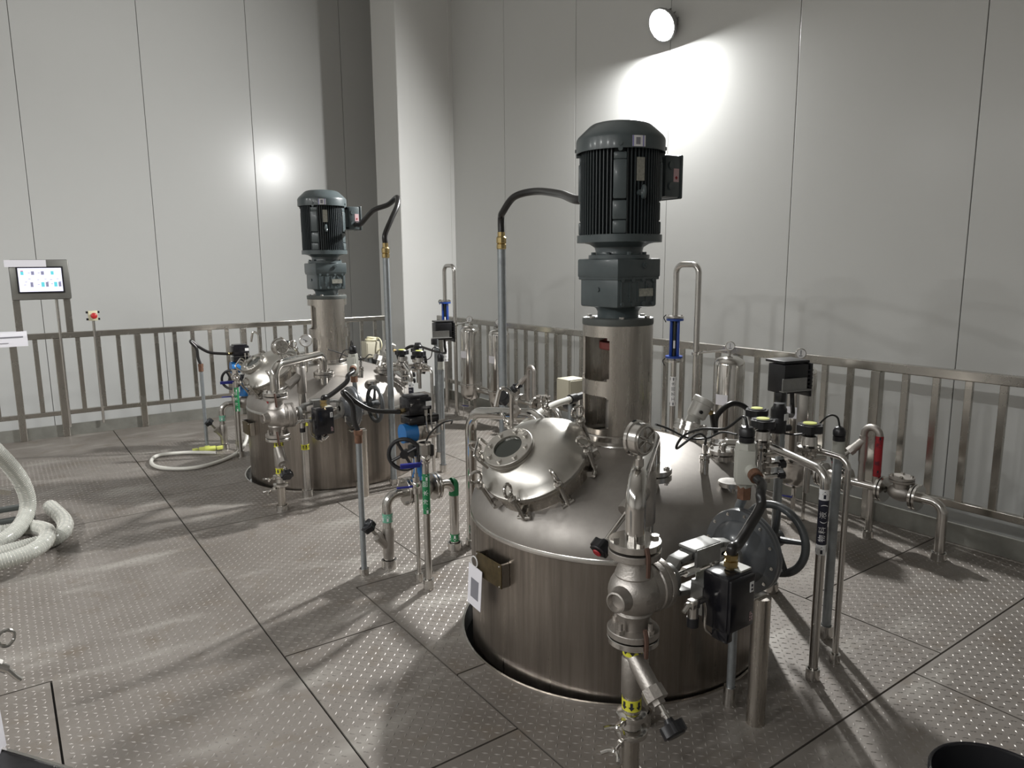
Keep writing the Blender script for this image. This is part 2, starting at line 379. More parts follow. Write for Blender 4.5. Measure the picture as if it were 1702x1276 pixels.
# platform floor of tread plates with two round openings
T1 = V(2.288, 2.38, 0); DUP = V(-0.051, 3.385, 0); T2 = T1+DUP; RT = 0.68; RH = 0.706; HO = V(-0.018, 0.012, 0)
def clip_plate(poly, gap=0.004):
    c = V(sum(p[0] for p in poly)/len(poly), sum(p[1] for p in poly)/len(poly))
    n = len(poly); P = []
    for i in range(n):   # inset every edge by the gap
        a, b, d = Vector(poly[i-1]), Vector(poly[i]), Vector(poly[(i+1) % n])
        e1 = (b-a).normalized(); e2 = (d-b).normalized(); n1 = Vector((-e1.y, e1.x)); n2 = Vector((-e2.y, e2.x))
        P.append(b+(n1+n2)*gap)
    pts = list(P); edges = [(i, (i+1) % n) for i in range(n)]
    for T in (T1, T2):
        o = len(pts); k = 72
        for i in range(k): pts.append(Vector((T.x+HO.x+RH*math.cos(2*PI*i/k), T.y+HO.y+RH*math.sin(2*PI*i/k))))
        edges += [(o+i, o+(i+1) % k) for i in range(k)]
    vs, es, fs, *_ = delaunay_2d_cdt(pts, edges, [], 0, 1e-5)
    def inside(p):
        c = False
        for i in range(n):
            a, b = P[i], P[(i+1) % n]
            if (a.y > p.y) != (b.y > p.y) and p.x < (b.x-a.x)*(p.y-a.y)/(b.y-a.y)+a.x: c = not c
        return c
    keep = []
    for f in fs:
        ctr = sum((vs[i] for i in f), Vector((0, 0)))/len(f)
        if inside(ctr) and all((ctr-Vector((T.x+HO.x, T.y+HO.y))).length > RH*0.9985 for T in (T1, T2)): keep.append(tuple(f))
    return vs, keep, inside
PLATES = [
    [(-1.3, 0.2), (0.03, 0.2), (0.03, 3.37), (-1.3, 3.37)],
    [(0.03, 0.2), (0.88, 0.2), (0.88, 5.45), (-1.3, 5.45), (-1.3, 3.37), (0.03, 3.37)],
    [(-1.3, 5.45), (0.88, 5.45), (0.88, 8.56), (-1.3, 8.56)],
    [(0.88, 2.98), (1.42, 2.98), (1.42, 3.44), (1.88, 3.44), (1.88, 4.85), (0.88, 4.85)],
    [(0.88, 1.97), (1.42, 1.97), (1.42, 2.98), (0.88, 2.98)],
    [(0.88, 0.2), (1.42, 0.2), (1.42, 1.97), (0.88, 1.97)],
    [(1.42, 1.29), (3.22, 1.29), (3.22, 2.41), (1.42, 2.41)],
    [(1.42, 2.41), (3.22, 2.41), (3.22, 3.44), (1.42, 3.44)],
    [(1.42, 0.2), (2.97, 0.2), (2.97, 1.29), (1.42, 1.29)],
    [(2.97, 0.2), (4.64, 0.2), (4.64, 1.29), (2.97, 1.29)],
    [(3.22, 1.29), (4.64, 1.29), (4.64, 1.945), (3.22, 1.945)],
    [(3.22, 1.945), (4.64, 1.945), (4.64, 3.44), (3.22, 3.44)],
    [(1.88, 3.44), (4.64, 3.44), (4.64, 4.85), (1.88, 4.85)],
    [(0.88, 4.85), (3.2, 4.85), (3.2, 5.77), (0.88, 5.77)],
    [(0.88, 5.77), (3.2, 5.77), (3.2, 6.95), (0.88, 6.95)],
    [(3.2, 4.85), (4.64, 4.85), (4.64, 6.95), (3.2, 6.95)],
    [(0.88, 6.95), (4.64, 6.95), (4.64, 8.56), (0.88, 8.56)],
]
fl = MB()
vs, fs, _in = clip_plate([(-7, -5.5), (4.66, -5.5), (4.66, 8.58), (-7, 8.58)], 0)
fl.add([(p.x, p.y, -0.012) for p in vs], fs)
fl.box((-1.17, 8.575, -0.1), (11.66, 0.012, 0.18)); fl.box((4.655, 1.54, -0.1), (0.012, 14.08, 0.18))
floor = struct('floor', fl, 'under')
for (x0, y0, x1, y1) in [(-7, -5.5, -1.3, 8.56), (-1.3, -5.5, 4.64, 0.2)]:
    part(floor, 'floor_plate', MB().box(((x0+x1)/2, (y0+y1)/2, -0.003), (x1-x0-0.008, y1-y0-0.008, 0.006)), 'plate')
PITCH = 0.031
for poly in PLATES:
    vs, fs, inside = clip_plate(poly)
    used = sorted({i for f in fs for i in f}); mp = {i: k for k, i in enumerate(used)}
    top = [(vs[i].x, vs[i].y, 0.0) for i in used]; F_ = [tuple(mp[i] for i in f) for f in fs]
    cnt = {}
    for f in F_:
        for i in range(len(f)): e = (f[i], f[(i+1) % len(f)]); cnt[tuple(sorted(e))] = cnt.get(tuple(sorted(e)), 0)+1
    n0 = len(top); bot = [(x, y, -0.010) for x, y, _ in top]
    side = [(a, b, b+n0, a+n0) for (a, b), c in cnt.items() if c == 1]
    pl = part(floor, 'floor_plate', MB().add(top+bot, F_+side), 'plate', angle=0.4)
    # raised tear-shaped lugs
    xs = [p[0] for p in poly]; ys = [p[1] for p in poly]
    jx = rng.uniform(0, PITCH); jy = rng.uniform(0, PITCH); cv = []; cf = []
    X = np.arange(min(xs)+0.02+jx*0.3, max(xs)-0.016, PITCH); Y = np.arange(min(ys)+0.02+jy*0.3, min(max(ys), 7.6)-0.016, PITCH)
    L, Wd, Hh = 0.0125, 0.0040, 0.0022
    simple = len(poly) == 4
    for i, x in enumerate(X):
        for j, y in enumerate(Y):
            if not simple and not inside(Vector((x, y))): continue
            if (x-T1.x-HO.x)**2+(y-T1.y-HO.y)**2 < (RH+0.014)**2 or (x-T2.x-HO.x)**2+(y-T2.y-HO.y)**2 < (RH+0.014)**2: continue
            c, s_ = (0.7071, 0.7071) if (i+j) % 2 else (0.7071, -0.7071)
            k = len(cv)
            for a, b, z in ((-L, 0, 0), (0, -Wd, 0), (L, 0, 0), (0, Wd, 0), (-L*0.45, 0, Hh), (L*0.45, 0, Hh)):
                cv.append((x+a*c-b*s_, y+a*s_+b*c, z))
            cf += [(k, k+1, k+5, k+4), (k+1, k+2, k+5), (k+2, k+3, k+5), (k+3, k, k+4, k+5)]
    me = bpy.data.meshes.new('tread_lugs'); me.from_pydata(cv, [], cf); me.update(); me.materials.append(MATS['lug'])
    o = bpy.data.objects.new('tread_lugs', me); COL.objects.link(o); o.parent = pl; o['kind'] = 'stuff'
# toe boards at the platform edge
struct('baseboard_left', MB().box((0.2, YR+0.02, 0.055), (8.0, 0.02, 0.13)), 'toe')
struct('baseboard_right', MB().box((XR+0.02, 3.7, 0.055), (0.02, 9.1, 0.13)), 'toe')

# ================================================================== railings
def railing(name, label, axis, a0, a1, posts, balusters):
    def P(t, z, d=0.0): return V(t, YR+d, z) if axis == 'x' else V(XR+d, t, z)
    def D(l, w, h): return (l, w, h) if axis == 'x' else (w, l, h)
    r = thing(name, label, 'railing', P((a0+a1)/2, 0), group='stainless railings round the platform', module=False)
    part(r, 'top_rail', MB().box(P((a0+a1)/2, 1.03), D(a1-a0, 0.05, 0.06), bev=0.006), 'rail', angle=0.3)
    part(r, 'bottom_rail', MB().box(P((a0+a1)/2, 0.245), D(a1-a0, 0.04, 0.045), bev=0.004), 'rail', angle=0.3)
    for t in posts:
        part(r, 'post', MB().box(P(t, 0.5), D(0.062, 0.062, 1.0), bev=0.005), 'rail', angle=0.3)
    pm = mesh('baluster', MB().box((0, 0, 0), D(0.042, 0.026, 0.735), bev=0.003), 'rail', angle=0.3)
    for t in balusters:
        b = bpy.data.objects.new('baluster', pm); COL.objects.link(b); b.parent = r
        b.location = P(t, 0.634)-OFF[r.name]
pl_ = [-2.08, -0.99, 0.10, 1.19, 2.28, 3.37]
bl_ = [round(p+0.182*k, 3) for p in pl_ for k in range(1, 6) if p+0.182*k < 4.05 and abs(p+0.182*k-0.464) > 0.01]; pl_ = pl_+[0.464]
railing('railing', 'stainless handrail fence along the panelled wall behind the control screen', 'x', -2.6, 4.10, pl_+[4.07], bl_)
pr_ = [0.195, 1.285, 2.375, 3.465, 4.555, 5.645, 6.735, 7.825]
br_ = [round(p+0.182*k, 3) for p in pr_ for k in range(1, 6) if p+0.182*k < 8.0]
railing('railing', 'stainless handrail fence below the lit floodlamp wall beside the filter housings', 'y', -0.6, 8.07, pr_+[8.04], br_)

# ================================================================== lamps
def lamp(x, y, z, e, nrm, label):
    L = thing('flood_lamp', label, 'lamp', (x, y, z), group='round flood lamps', module=False); n = Vector(nrm).normalized(); p = V(x, y, z)
    part(L, 'housing', MB().lathe([(0, -0.13), (0.05, -0.125), (0.10, -0.10), (0.128, -0.05), (0.135, -0.02), (0.146, -0.015), (0.150, 0.004), (0.140, 0.006), (0.122, 0.0)], p, n, 40), 'lamp_body')
    for k in range(12):
        t = 2*PI*k/12; _, u, v = basis(n); d = u*math.cos(t)+v*math.sin(t)
        part(L, 'cooling_rib', MB().box(p-n*0.085+d*0.085, (0.05, 0.006, 0.07), M=Matrix((d, n.cross(d), n)).transposed()), 'lamp_body')
    end = V(XW, y, z+0.06) if n.x < -0.1 else V(x, y, ZC)
    part(L, 'bracket_arm', MB().cyl(p-n*0.10, end, 0.012), 'galv')
    mt = MATS['lamp_glass'].copy(); mt.node_tree.nodes['Principled BSDF'].inputs['Emission Strength'].default_value = e
    g = part(L, 'glass_dome', MB().lathe([(0.124, 0.004), (0.10, 0.008), (0.05, 0.011), (0, 0.012)], p, n, 28), 'lamp_glass')
    g.data.materials[0] = mt
lamp(*LAMPS[0], 'bright round lamp on the panelled wall above the railing')
for q, t in zip(LAMPS[1:], ('nearest the panelled wall, first of its row', 'second in the row from the panelled wall', 'in the middle of its row', 'fourth in the row from the panelled wall', 'last in the row from the panelled wall')):  # unseen lamps added for fill, spread in a row to soften shadows
    lamp(*q, 'added fill lamp out of view, hanging '+t)

# ================================================================== reactor tank
R1 = thing('reactor_tank', 'stainless reactor tank with domed top and tilted manhole, the {} one', 'tank', T1, group='stainless reactor tanks in floor openings')
part(R1, 'shell', MB().lathe([(RT, -0.9), (RT, 0.565)], T1, (0, 0, 1), 128), 'tank')
part(R1, 'weld_band', MB().lathe([(RT, 0.560), (RT+0.003, 0.563), (RT+0.003, 0.578), (RT-0.001, 0.584)], T1, (0, 0, 1), 128), 'steel')
dome = []
for i in range(0, 29):
    t = i/28*math.radians(76); r = RT*math.cos(t); z = 0.58+0.335*math.sin(t); dome.append((r, z))
part(R1, 'dome', MB().lathe(dome+[(0.10, 0.912)], T1, (0, 0, 1), 128), 'dome')
def domez(r): return 0.58+0.335*math.sqrt(max(0, 1-(r/RT)**2))
part(R1, 'rim', MB().lathe([(RH-0.006, -0.1), (RH-0.006, 0.004), (RH+0.004, 0.004), (RH+0.004, -0.002)], T1+HO, (0, 0, 1), 96), 'steel')
part(R1, 'stand_collar', MB().lathe([(0.20, 0.885), (0.205, 0.892), (0.20, 0.905), (0.17, 0.912), (0.17, 0.935), (0.162, 0.94)], T1, (0, 0, 1), 64), 'steel')
# agitator stand: a tube with two windows on each of two sides
def windowed_tube(c, ro, ri, z0, z1, wins, nT=96):
    zs = sorted({z0, z1}|{z for w in wins for z in (w[2], w[3])}|{z for w in wins for z in (w[2]+0.012, w[3]-0.012)})
    nz = len(zs)-1; keep = np.ones((nT, nz), bool)
    for i in range(nT):
        t = (i+0.5)*2*PI/nT
        for j in range(nz):
            zc = (zs[j]+zs[j+1])/2
            for (ta, tb, za, zb) in wins:
                d = (t-ta) % (2*PI); w = (tb-ta) % (2*PI)
                edge = zc < za+0.012 or zc > zb-0.012
                mrg = 0.06 if edge else 0.0
                if za < zc < zb and mrg < d < w-mrg: keep[i, j] = False
    mb = MB(); vo = {}; 
    def vid(i, j, k):
        key = (i % nT, j, k)
        if key not in vo:
            t = (i % nT)*2*PI/nT; r = ro if k == 0 else ri
            vo[key] = len(mb.v); mb.v.append((c[0]+r*math.cos(t), c[1]+r*math.sin(t), zs[j]))
        return vo[key]
    for i in range(nT):
        for j in range(nz):
            if not keep[i, j]: continue
            mb.f.append((vid(i, j, 0), vid(i+1, j, 0), vid(i+1, j+1, 0), vid(i, j+1, 0)))
            mb.f.append((vid(i, j, 1), vid(i, j+1, 1), vid(i+1, j+1, 1), vid(i+1, j, 1)))
            if not keep[i-1, j]: mb.f.append((vid(i, j, 0), vid(i, j+1, 0), vid(i, j+1, 1), vid(i, j, 1)))
            if not keep[(i+1) % nT, j]: mb.f.append((vid(i+1, j, 0), vid(i+1, j, 1), vid(i+1, j+1, 1), vid(i+1, j+1, 0)))
            if j == 0 or not keep[i, j-1]: mb.f.append((vid(i, j, 0), vid(i, j, 1), vid(i+1, j, 1), vid(i+1, j, 0)))
            if j == nz-1 or not keep[i, j+1]: mb.f.append((vid(i, j+1, 0), vid(i+1, j+1, 0), vid(i+1, j+1, 1), vid(i, j+1, 1)))
    return mb
az = math.atan2(-T1.y, -T1.x)
w0, w1 = az-math.radians(100), az-math.radians(14)
wins = [(w0, w1, 1.185, 1.378), (w0, w1, 0.965, 1.118), (w0+PI, w1+PI, 1.185, 1.378), (w0+PI, w1+PI, 0.965, 1.118)]
part(R1, 'agitator_stand', windowed_tube(T1, 0.158, 0.148, 0.935, 1.428, wins), 'brushed')
o = part(R1, 'stand_flange', MB().lathe([(0.10, 1.428), (0.158, 1.428), (0.160, 1.432), (0.160, 1.455), (0.156, 1.459), (0.08, 1.459)], T1, (0, 0, 1), 64), 'stand_flange')
bolt_ring(o, T1+V(0, 0, 1.459), (0, 0, 1), 0.14, 6, r=0.012, h=0.009)
part(R1, 'shaft', MB().cyl(T1+V(0, 0, 0.9), T1+V(0, 0, 1.43), 0.034, n=28), 'polished')
part(R1, 'coupling', MB().lathe([(0.034, 1.315), (0.078, 1.315), (0.082, 1.32), (0.082, 1.35), (0.06, 1.355), (0.06, 1.43)], T1, (0, 0, 1), 32), 'coupling_red')
part(R1, 'seal_housing', MB().lathe([(0.03, 1.16), (0.075, 1.16), (0.075, 1.135), (0.095, 1.13), (0.095, 1.10), (0.05, 1.095), (0.05, 0.9)], T1, (0, 0, 1), 32), 'cast')
bolt_ring(R1, T1+V(0, 0, 1.16), (0, 0, 1), 0.06, 4, r=0.009, h=0.008)
# manhole
MN = V(-0.54, -0.13, 0.83).normalized(); MBs = V(1.835, 2.345, 0.80)
neck = part(R1, 'manhole_neck', MB().lathe([(0.212, -0.22), (0.212, 0.088), (0.232, 0.090), (0.232, 0.104), (0.20, 0.106)], MBs, MN, 64), 'brushed')
lid = part(R1, 'manhole_lid', MB().lathe([(0.21, 0.106), (0.236, 0.108), (0.238, 0.114), (0.236, 0.124), (0.226, 0.130), (0.21, 0.150), (0.18, 0.176), (0.14, 0.198), (0.105, 0.208), (0.0, 0.212)], MBs, MN, 64), 'lid')
a_, u_, v_ = basis(MN)
def mh(r, ang, h): return MBs + MN*h + (u_*math.cos(ang)+v_*math.sin(ang))*r
SC = MBs+MN*0.0+(u_*0.0)
tow = V(-MBs.x, -MBs.y, 0).normalized()
so = (V(-0.81, 0.58, 0)*0.35+V(-0.58, -0.81, 0)*0.10); so = so-MN*so.dot(MN); so.normalize(); SG = MBs+so*0.075
part(lid, 'sight_neck', MB().lathe([(0.098, 0.14), (0.098, 0.207)], SG, MN, 48), 'steel')
part(lid, 'sight_flange', MB().lathe([(0.062, 0.202), (0.106, 0.202), (0.108, 0.204), (0.108, 0.216), (0.104, 0.217), (0.104, 0.221), (0.108, 0.222), (0.108, 0.234), (0.106, 0.236), (0.062, 0.236), (0.060, 0.224)], SG, MN, 56), 'lid')
part(lid, 'sight_glass', MB().lathe([(0.064, 0.226), (0, 0.226)], SG, MN, 40), 'glass_dark')
bolt_ring(lid, SG+MN*0.236, MN, 0.085, 8, r=0.011, h=0.010, a0=0.2)
hd = -(V(-0.58, -0.81, 0)); hd = (V(-0.81, 0.58, 0)*1.0-V(-0.58, -0.81, 0)*0.2); hd = (hd-MN*hd.dot(MN)).normalized(); hs = MN.cross(hd)
hb = SG+hd*0.10+MN*0.215
part(lid, 'lid_handle', MB().tube(fillet([hb-hs*0.055-MN*0.03, hb-hs*0.055+hd*0.03+MN*0.05, hb+hs*0.055+hd*0.03+MN*0.05, hb+hs*0.055-MN*0.03], 0.014, 5), 0.006, 8), 'polished')
vp = SG-hd*0.02-hs*0.0+MN*0.2; bk = V(0.58, 0.81, 0)
vb = SG+bk*0.10+MN*0.19
part(lid, 'vent_pipe', MB().tube(fillet([vb, vb+V(0, 0, 0.24), vb+V(-0.035, 0.03, 0.27), vb+V(-0.05, 0.045, 0.18)], 0.02, 6), 0.009, 10).lathe([(0.026, 0), (0.012, 0.04), (0.009, 0.06)], vb, (0, 0, 1), 16), 'polished')
for i in range(8):
    t = 2*PI*(i+0.35)/8; rd = (u_*math.cos(t)+v_*math.sin(t)); tg = MN.cross(rd)
    p0 = mh(0.245, t, 0.03); p1 = mh(0.252, t, 0.15)
    mm = MB().cyl(p0-MN*0.01, p1, 0.0085, n=12)
    mm.box(mh(0.226, t, 0.03)+tg*0.016, (0.034, 0.008, 0.034), M=Matrix((rd, tg, MN)).transposed())
    mm.box(mh(0.226, t, 0.03)-tg*0.016, (0.034, 0.008, 0.034), M=Matrix((rd, tg, MN)).transposed())
    mm.cyl(p0-tg*0.028, p0+tg*0.028, 0.008, n=10)
    sb = part(R1, 'swing_bolt', mm, 'steel')
    part(sb, 'ring_nut', MB().torus(p1+MN*0.05, tg, 0.026, 0.0065, 24, 8).lathe([(0.018, 0.0), (0.018, 0.014), (0.013, 0.02), (0.012, 0.03)], p1-MN*0.008, MN, 14), 'polished')
# hinge clamp on the tank side of the manhole
t = math.atan2(V(0.75, -0.2, 0).dot(v_), V(0.75, -0.2, 0).dot(u_)); rd = (u_*math.cos(t)+v_*math.sin(t)); tg = MN.cross(rd); hc = mh(0.24, t-0.35, 0.06)
part(R1, 'lid_hinge', MB().cyl(hc-tg*0.05, hc+tg*0.05, 0.013, n=14).box(hc+tg*0.03, (0.03, 0.012, 0.05), M=Matrix((rd, tg, MN)).transposed()).box(hc-tg*0.03, (0.03, 0.012, 0.05), M=Matrix((rd, tg, MN)).transposed()), 'steel')
part(R1, 'dome_lug', MB().box(V(1.99, 2.06, 0.80), (0.07, 0.05, 0.02), rz=0.9, bev=0.004), 'brushed')
# nozzles on the dome
def nozzle(c, r=0.03, fr=0.075, top=0.9, name='nozzle'):
    c = Vector(c); rr = (V(c.x, c.y, 0)-T1).length; zb = domez(min(rr+r, RT-0.005))-0.03
    n = part(R1, name, MB().cyl(V(c.x, c.y, zb), V(c.x, c.y, top), r, n=24), 'steel')
    part(n, 'flange', MB().lathe([(r*0.8, top-0.02), (fr, top-0.02), (fr, top), (r*0.8, top)], V(c.x, c.y, 0), (0, 0, 1), 36), 'steel')
    return n
NZ = V(2.06, 1.935, 0); nozzle(NZ, 0.027, 0.078, 0.872)
nozzle((2.60, 2.02, 0), 0.024, 0.06, 0.845)
nozzle((2.71, 2.10, 0), 0.024, 0.06, 0.845)
nozzle((2.42, 1.83, 0), 0.020, 0.05, 0.80)
# name plate on a stand-off bracket
pa = math.atan2(2.385-T1.y, 1.61-T1.x); pn = V(math.cos(pa), math.sin(pa), 0); pt = V(-pn.y, pn.x, 0); pc = T1+pn*(RT+0.035)+V(0, 0, 0.435)
MP = Matrix((pt, pn, V(0, 0, 1))).transposed()
np_ = part(R1, 'name_plate', MB().box(pc, (0.19, 0.006, 0.105), M=MP, bev=0.002), 'nameplate')
for sx in (-1, 1): part(np_, 'bracket', MB().box(pc-pn*0.02+pt*0.088*sx, (0.012, 0.04, 0.10), M=MP), 'brushed')
for sx in (-1, 1):
    for sz in (-1, 1): part(np_, 'rivet', MB().sphere(pc+pn*0.004+pt*0.085*sx+V(0, 0, 0.044*sz), 0.005, 8), 'steel')
# paper tag hanging from the plate (near tank only)
tc = pc+pt*(-0.095)*(-1 if pt.dot(V(-0.81, 0.58, 0)) > 0 else 1)+pn*0.012+V(0, 0, -0.11)
tg_ = thing('hanging_tag', 'white paper tag in clear sleeve tied to the tank name plate', 'tag', tc, module=False)
part(tg_, 'card', MB().box(tc, (0.105, 0.0025, 0.19), M=MP @ Matrix.Rotation(0.10, 3, 'Y')), 'paper')
part(tg_, 'print', MB().box(tc+pn*0.0018+V(0, 0, -0.01), (0.06, 0.0008, 0.09), M=MP @ Matrix.Rotation(0.10, 3, 'Y')), 'ink_grey')
part(tg_, 'string', MB().torus(tc+V(0, 0, 0.115), pn, 0.024, 0.003, 16, 6), 'white')

# ================================================================== gear motor
GM = thing('gear_motor', 'dark blue-grey finned gear motor standing on the {} tank', 'motor', T1+V(0, 0, 1.459), group='gear motors on the tanks')
c = T1
part(GM, 'output_neck', MB().lathe([(0.092, 1.459), (0.092, 1.485), (0.10, 1.50), (0.12, 1.512)], c, (0, 0, 1), 40), 'motor_paint')
gl = part(GM, 'gearbox', MB().box(c+V(0, 0, 1.575), (0.242, 0.242, 0.135), bev=0.010), 'motor_paint')
part(GM, 'gearbox_head', MB().box(c+V(0, 0, 1.678), (0.262, 0.262, 0.082), bev=0.008).box(c+V(0, 0, 1.642), (0.254, 0.254, 0.03), bev=0.004), 'motor_paint')
for i in range(4):
    for z in (1.523, 1.627):
        part(gl, 'bolt', MB().cyl(c+V(-0.095+0.063*i, -0.121, z), c+V(-0.095+0.063*i, -0.128, z), 0.010, n=10), 'motor_paint')
for p in ((-0.05, 1.56), (0.06, 1.60)): part(gl, 'plug', MB().cyl(c+V(p[0], -0.121, p[1]), c+V(p[0], -0.127, p[1]), 0.008, n=8), 'motor_paint')
for i in range(9): part(gl, 'rib', MB().box(c+V(-0.10+0.025*i, -0.1225, 1.575), (0.006, 0.005, 0.085)), 'motor_paint') if i % 2 == 0 else None
part(gl, 'plug', MB().cyl(c+V(-0.121, 0.0, 1.585), c+V(-0.127, 0.0, 1.585), 0.010, n=10), 'motor_paint')
part(gl, 'rating_plate', MB().box(c+V(0.045, -0.1275, 1.572), (0.085, 0.003, 0.034)), 'label_metal', label='small silver rating plate')
part(GM, 'oil_plug', MB().cyl(c+V(0.03, -0.131, 1.69), c+V(0.03, -0.139, 1.69), 0.014, n=12).cyl(c+V(0.03, -0.139, 1.69), c+V(0.03, -0.143, 1.69), 0.007, n=6), 'motor_paint')
part(GM, 'adapter', MB().lathe([(0.135, 1.718), (0.135, 1.735), (0.108, 1.738), (0.104, 1.752), (0.108, 1.768), (0.13, 1.782), (0.165, 1.79)], c, (0, 0, 1), 48), 'motor_paint')
bolt_ring(GM, c+V(0, 0, 1.735), (0, 0, 1), 0.120, 8, r=0.010, h=0.012, material='motor_paint')
sq = [(0.172*math.copysign(abs(math.cos(t))**0.75, math.cos(t)), 0.172*math.copysign(abs(math.sin(t))**0.75, math.sin(t))) for t in (2*PI*i/64 for i in range(64))]
part(GM, 'end_shield', MB().prism([(x*1.0, y*1.0) for x, y in sq], c+V(0, 0, 1.805), (1, 0, 0), (0, 1, 0), 0.032), 'motor_paint')
part(GM, 'motor_body', MB().cyl(c+V(0, 0, 1.80), c+V(0, 0, 2.20), 0.146, n=48), 'fin_paint')
fins = MB(); NF = 64
for i in range(NF):
    t = 2*PI*i/NF
    if min(abs((t-az-k*PI/2+PI) % (2*PI)-PI) for k in range(4)) < 0.125: continue
    fins.box(c+V(math.cos(t)*0.156, math.sin(t)*0.156, 2.0), (0.034, 0.0042, 0.37), rz=t)
part(GM, 'cooling_fins', fins, 'fin_paint', angle=0.3)
for k in range(4):
    t = az+k*PI/2; d = V(math.cos(t), math.sin(t), 0)
    pad = part(GM, 'mounting_pad', MB().box(c+d*0.156+V(0, 0, 2.045), (0.05, 0.056, 0.16), rz=t, bev=0.006).box(c+d*0.150+V(0, 0, 1.92), (0.05, 0.060, 0.08), rz=t, bev=0.006).box(c+d*0.154+V(0, 0, 1.85), (0.05, 0.058, 0.055), rz=t, bev=0.006).box(c+d*0.152+V(0, 0, 2.14), (0.05, 0.054, 0.03), rz=t, bev=0.004), 'motor_paint')
    part(pad, 'bolt', MB().cyl(c+d*0.17+V(0, 0, 2.165), c+d*0.192+V(0, 0, 2.165), 0.010, n=8), 'motor_paint')
cowl = part(GM, 'fan_cowl', MB().lathe([(0.186, 2.168), (0.193, 2.168), (0.193, 2.218), (0.191, 2.226), (0.184, 2.237), (0.138, 2.280), (0.126, 2.288), (0.108, 2.293), (0, 2.299)], c, (0, 0, 1), 64), 'motor_paint')
ls = az+0.40; ld = V(math.cos(ls), math.sin(ls), 0); lt = V(-ld.y, ld.x, 0)
def curved_label(r, a, w, z0, z1): return MB().lathe([(r, z0), (r, z1)], c, (0, 0, 1), 8, 0, 1)
def arc_patch(r, a, w, z0, z1, n=8):
    mb = MB(); vs = []
    for i in range(n+1):
        t = a-w/2+w*i/n
        for z in (z0, z1): vs.append(c+V(r*math.cos(t), r*math.sin(t), z))
    return mb.add(vs, [(2*i, 2*i+2, 2*i+3, 2*i+1) for i in range(n)])
st = part(cowl, 'sticker', arc_patch(0.1940, ls, 0.30, 2.172, 2.216), 'white', label='white sticker with a purple edge')
part(st, 'print', arc_patch(0.1946, ls-0.02, 0.10, 2.180, 2.208), 'ink_grey'); part(st, 'edge_stripe', arc_patch(0.1946, ls-0.132, 0.03, 2.172, 2.216), 'purple'); part(st, 'edge_stripe', arc_patch(0.1946, ls+0.10, 0.03, 2.172, 2.216), 'purple')
for k in (0, 1, 2, 3):
    t = az+k*PI/2; part(cowl, 'screw', MB().cyl(c+V(math.cos(t)*0.192, math.sin(t)*0.192, 2.185), c+V(math.cos(t)*0.198, math.sin(t)*0.198, 2.185), 0.008, n=10), 'motor_paint')
la = az+0.50; ld = V(math.cos(la), math.sin(la), 0)
rp = part(GM, 'motor_plate', MB().box(c+ld*0.176+V(0, 0, 2.085), (0.004, 0.036, 0.095), rz=la), 'label_metal', label='silver motor rating plate')
ea = az+0.50; ed = V(math.cos(ea), math.sin(ea), 0); et = V(-ed.y, ed.x, 0)
part(GM, 'eye_bolt', MB().torus(c+ed*0.205+V(0, 0, 1.99), (ed*0.3+et*0.9), 0.022, 0.008, 24, 8).cyl(c+ed*0.16+V(0, 0, 1.99), c+ed*0.186+V(0, 0, 1.99), 0.012, n=12), 'motor_paint')
tb = c+V(0.235, -0.02, 2.08)
tbx = part(GM, 'terminal_box', MB().box(tb, (0.10, 0.15, 0.185), bev=0.012).box(tb+V(-0.06, 0, 0), (0.08, 0.11, 0.14)), 'motor_paint')
part(tbx, 'box_lid', MB().box(tb+V(0.054, 0, 0), (0.016, 0.156, 0.192), bev=0.006), 'motor_paint')
part(tbx, 'warning_sticker', MB().box(tb+V(0.018, -0.0755, 0.005), (0.034, 0.002, 0.058)), 'pink')
part(tbx, 'sticker_print', MB().box(tb+V(0.018, -0.0768, -0.006), (0.012, 0.001, 0.012), M=Matrix.Rotation(PI/4, 3, 'Y')), 'red')
for z in (0.045, -0.045): part(tbx, 'cable_port', MB().cyl(tb+V(0, -0.07, z-0.0)+V(-0.02, 0, 0), tb+V(-0.02, -0.085, z), 0.017, n=16), 'motor_paint')

# ================================================================== steam control valve
VB = V(1.555, 1.525, 0); ZA = 0.675; XA = lambda x, z=ZA, y=1.525: V(x, y, z)
CV = thing('control_valve', 'diaphragm control valve with handwheel and black positioner beside the {} tank', 'valve', VB+V(0, 0, 0.515), group='pneumatic control valves')
body = MB().sphere((VB.x+0.005, VB.y, ZA), 0.087, 32, (1.0, 0.98, 0.95))
body.lathe([(0.046, 0.795), (0.050, 0.765), (0.062, 0.735), (0.05, 0.70)], VB, (0, 0, 1), 28)
body.lathe([(0.05, 0.64), (0.062, 0.61), (0.048, 0.585), (0.044, 0.555)], VB, (0, 0, 1), 28)
body.lathe([(0.045, 0.05), (0.038, 0.082), (0.034, 0.090), (0.033, 0.108), (0.028, 0.110), (0.023, 0.092), (0.0, 0.092)], XA(1.555), (-0.97, -0.24, 0), 28)
body.lathe([(0.080, 0.02), (0.080, 0.06), (0.084, 0.064), (0.084, 0.088), (0.05, 0.089)], XA(1.555), (1, 0, 0), 32)
part(CV, 'valve_body', body, 'cast')
txt = MB()
for k, s in enumerate(('50', 'DN50', '316')):
    d = V(-0.1, -0.99, 0).normalized(); flat_text(txt, s, 0.022, V(VB.x, VB.y, 0)+d*0.0868+V(0.012, 0, ZA+0.016-0.022*k), (1, -0.1, 0), (0, 0, 1))
part(CV, 'cast_lettering', txt, 'cast')
flange(CV, V(VB.x, VB.y, 0.795), (0, 0, 1), 0.083, 0.022, 0.03, bolts=False, material='cast')
flange(CV, V(VB.x, VB.y, 0.533), (0, 0, 1), 0.083, 0.022, 0.03, bolts=False, material='cast')
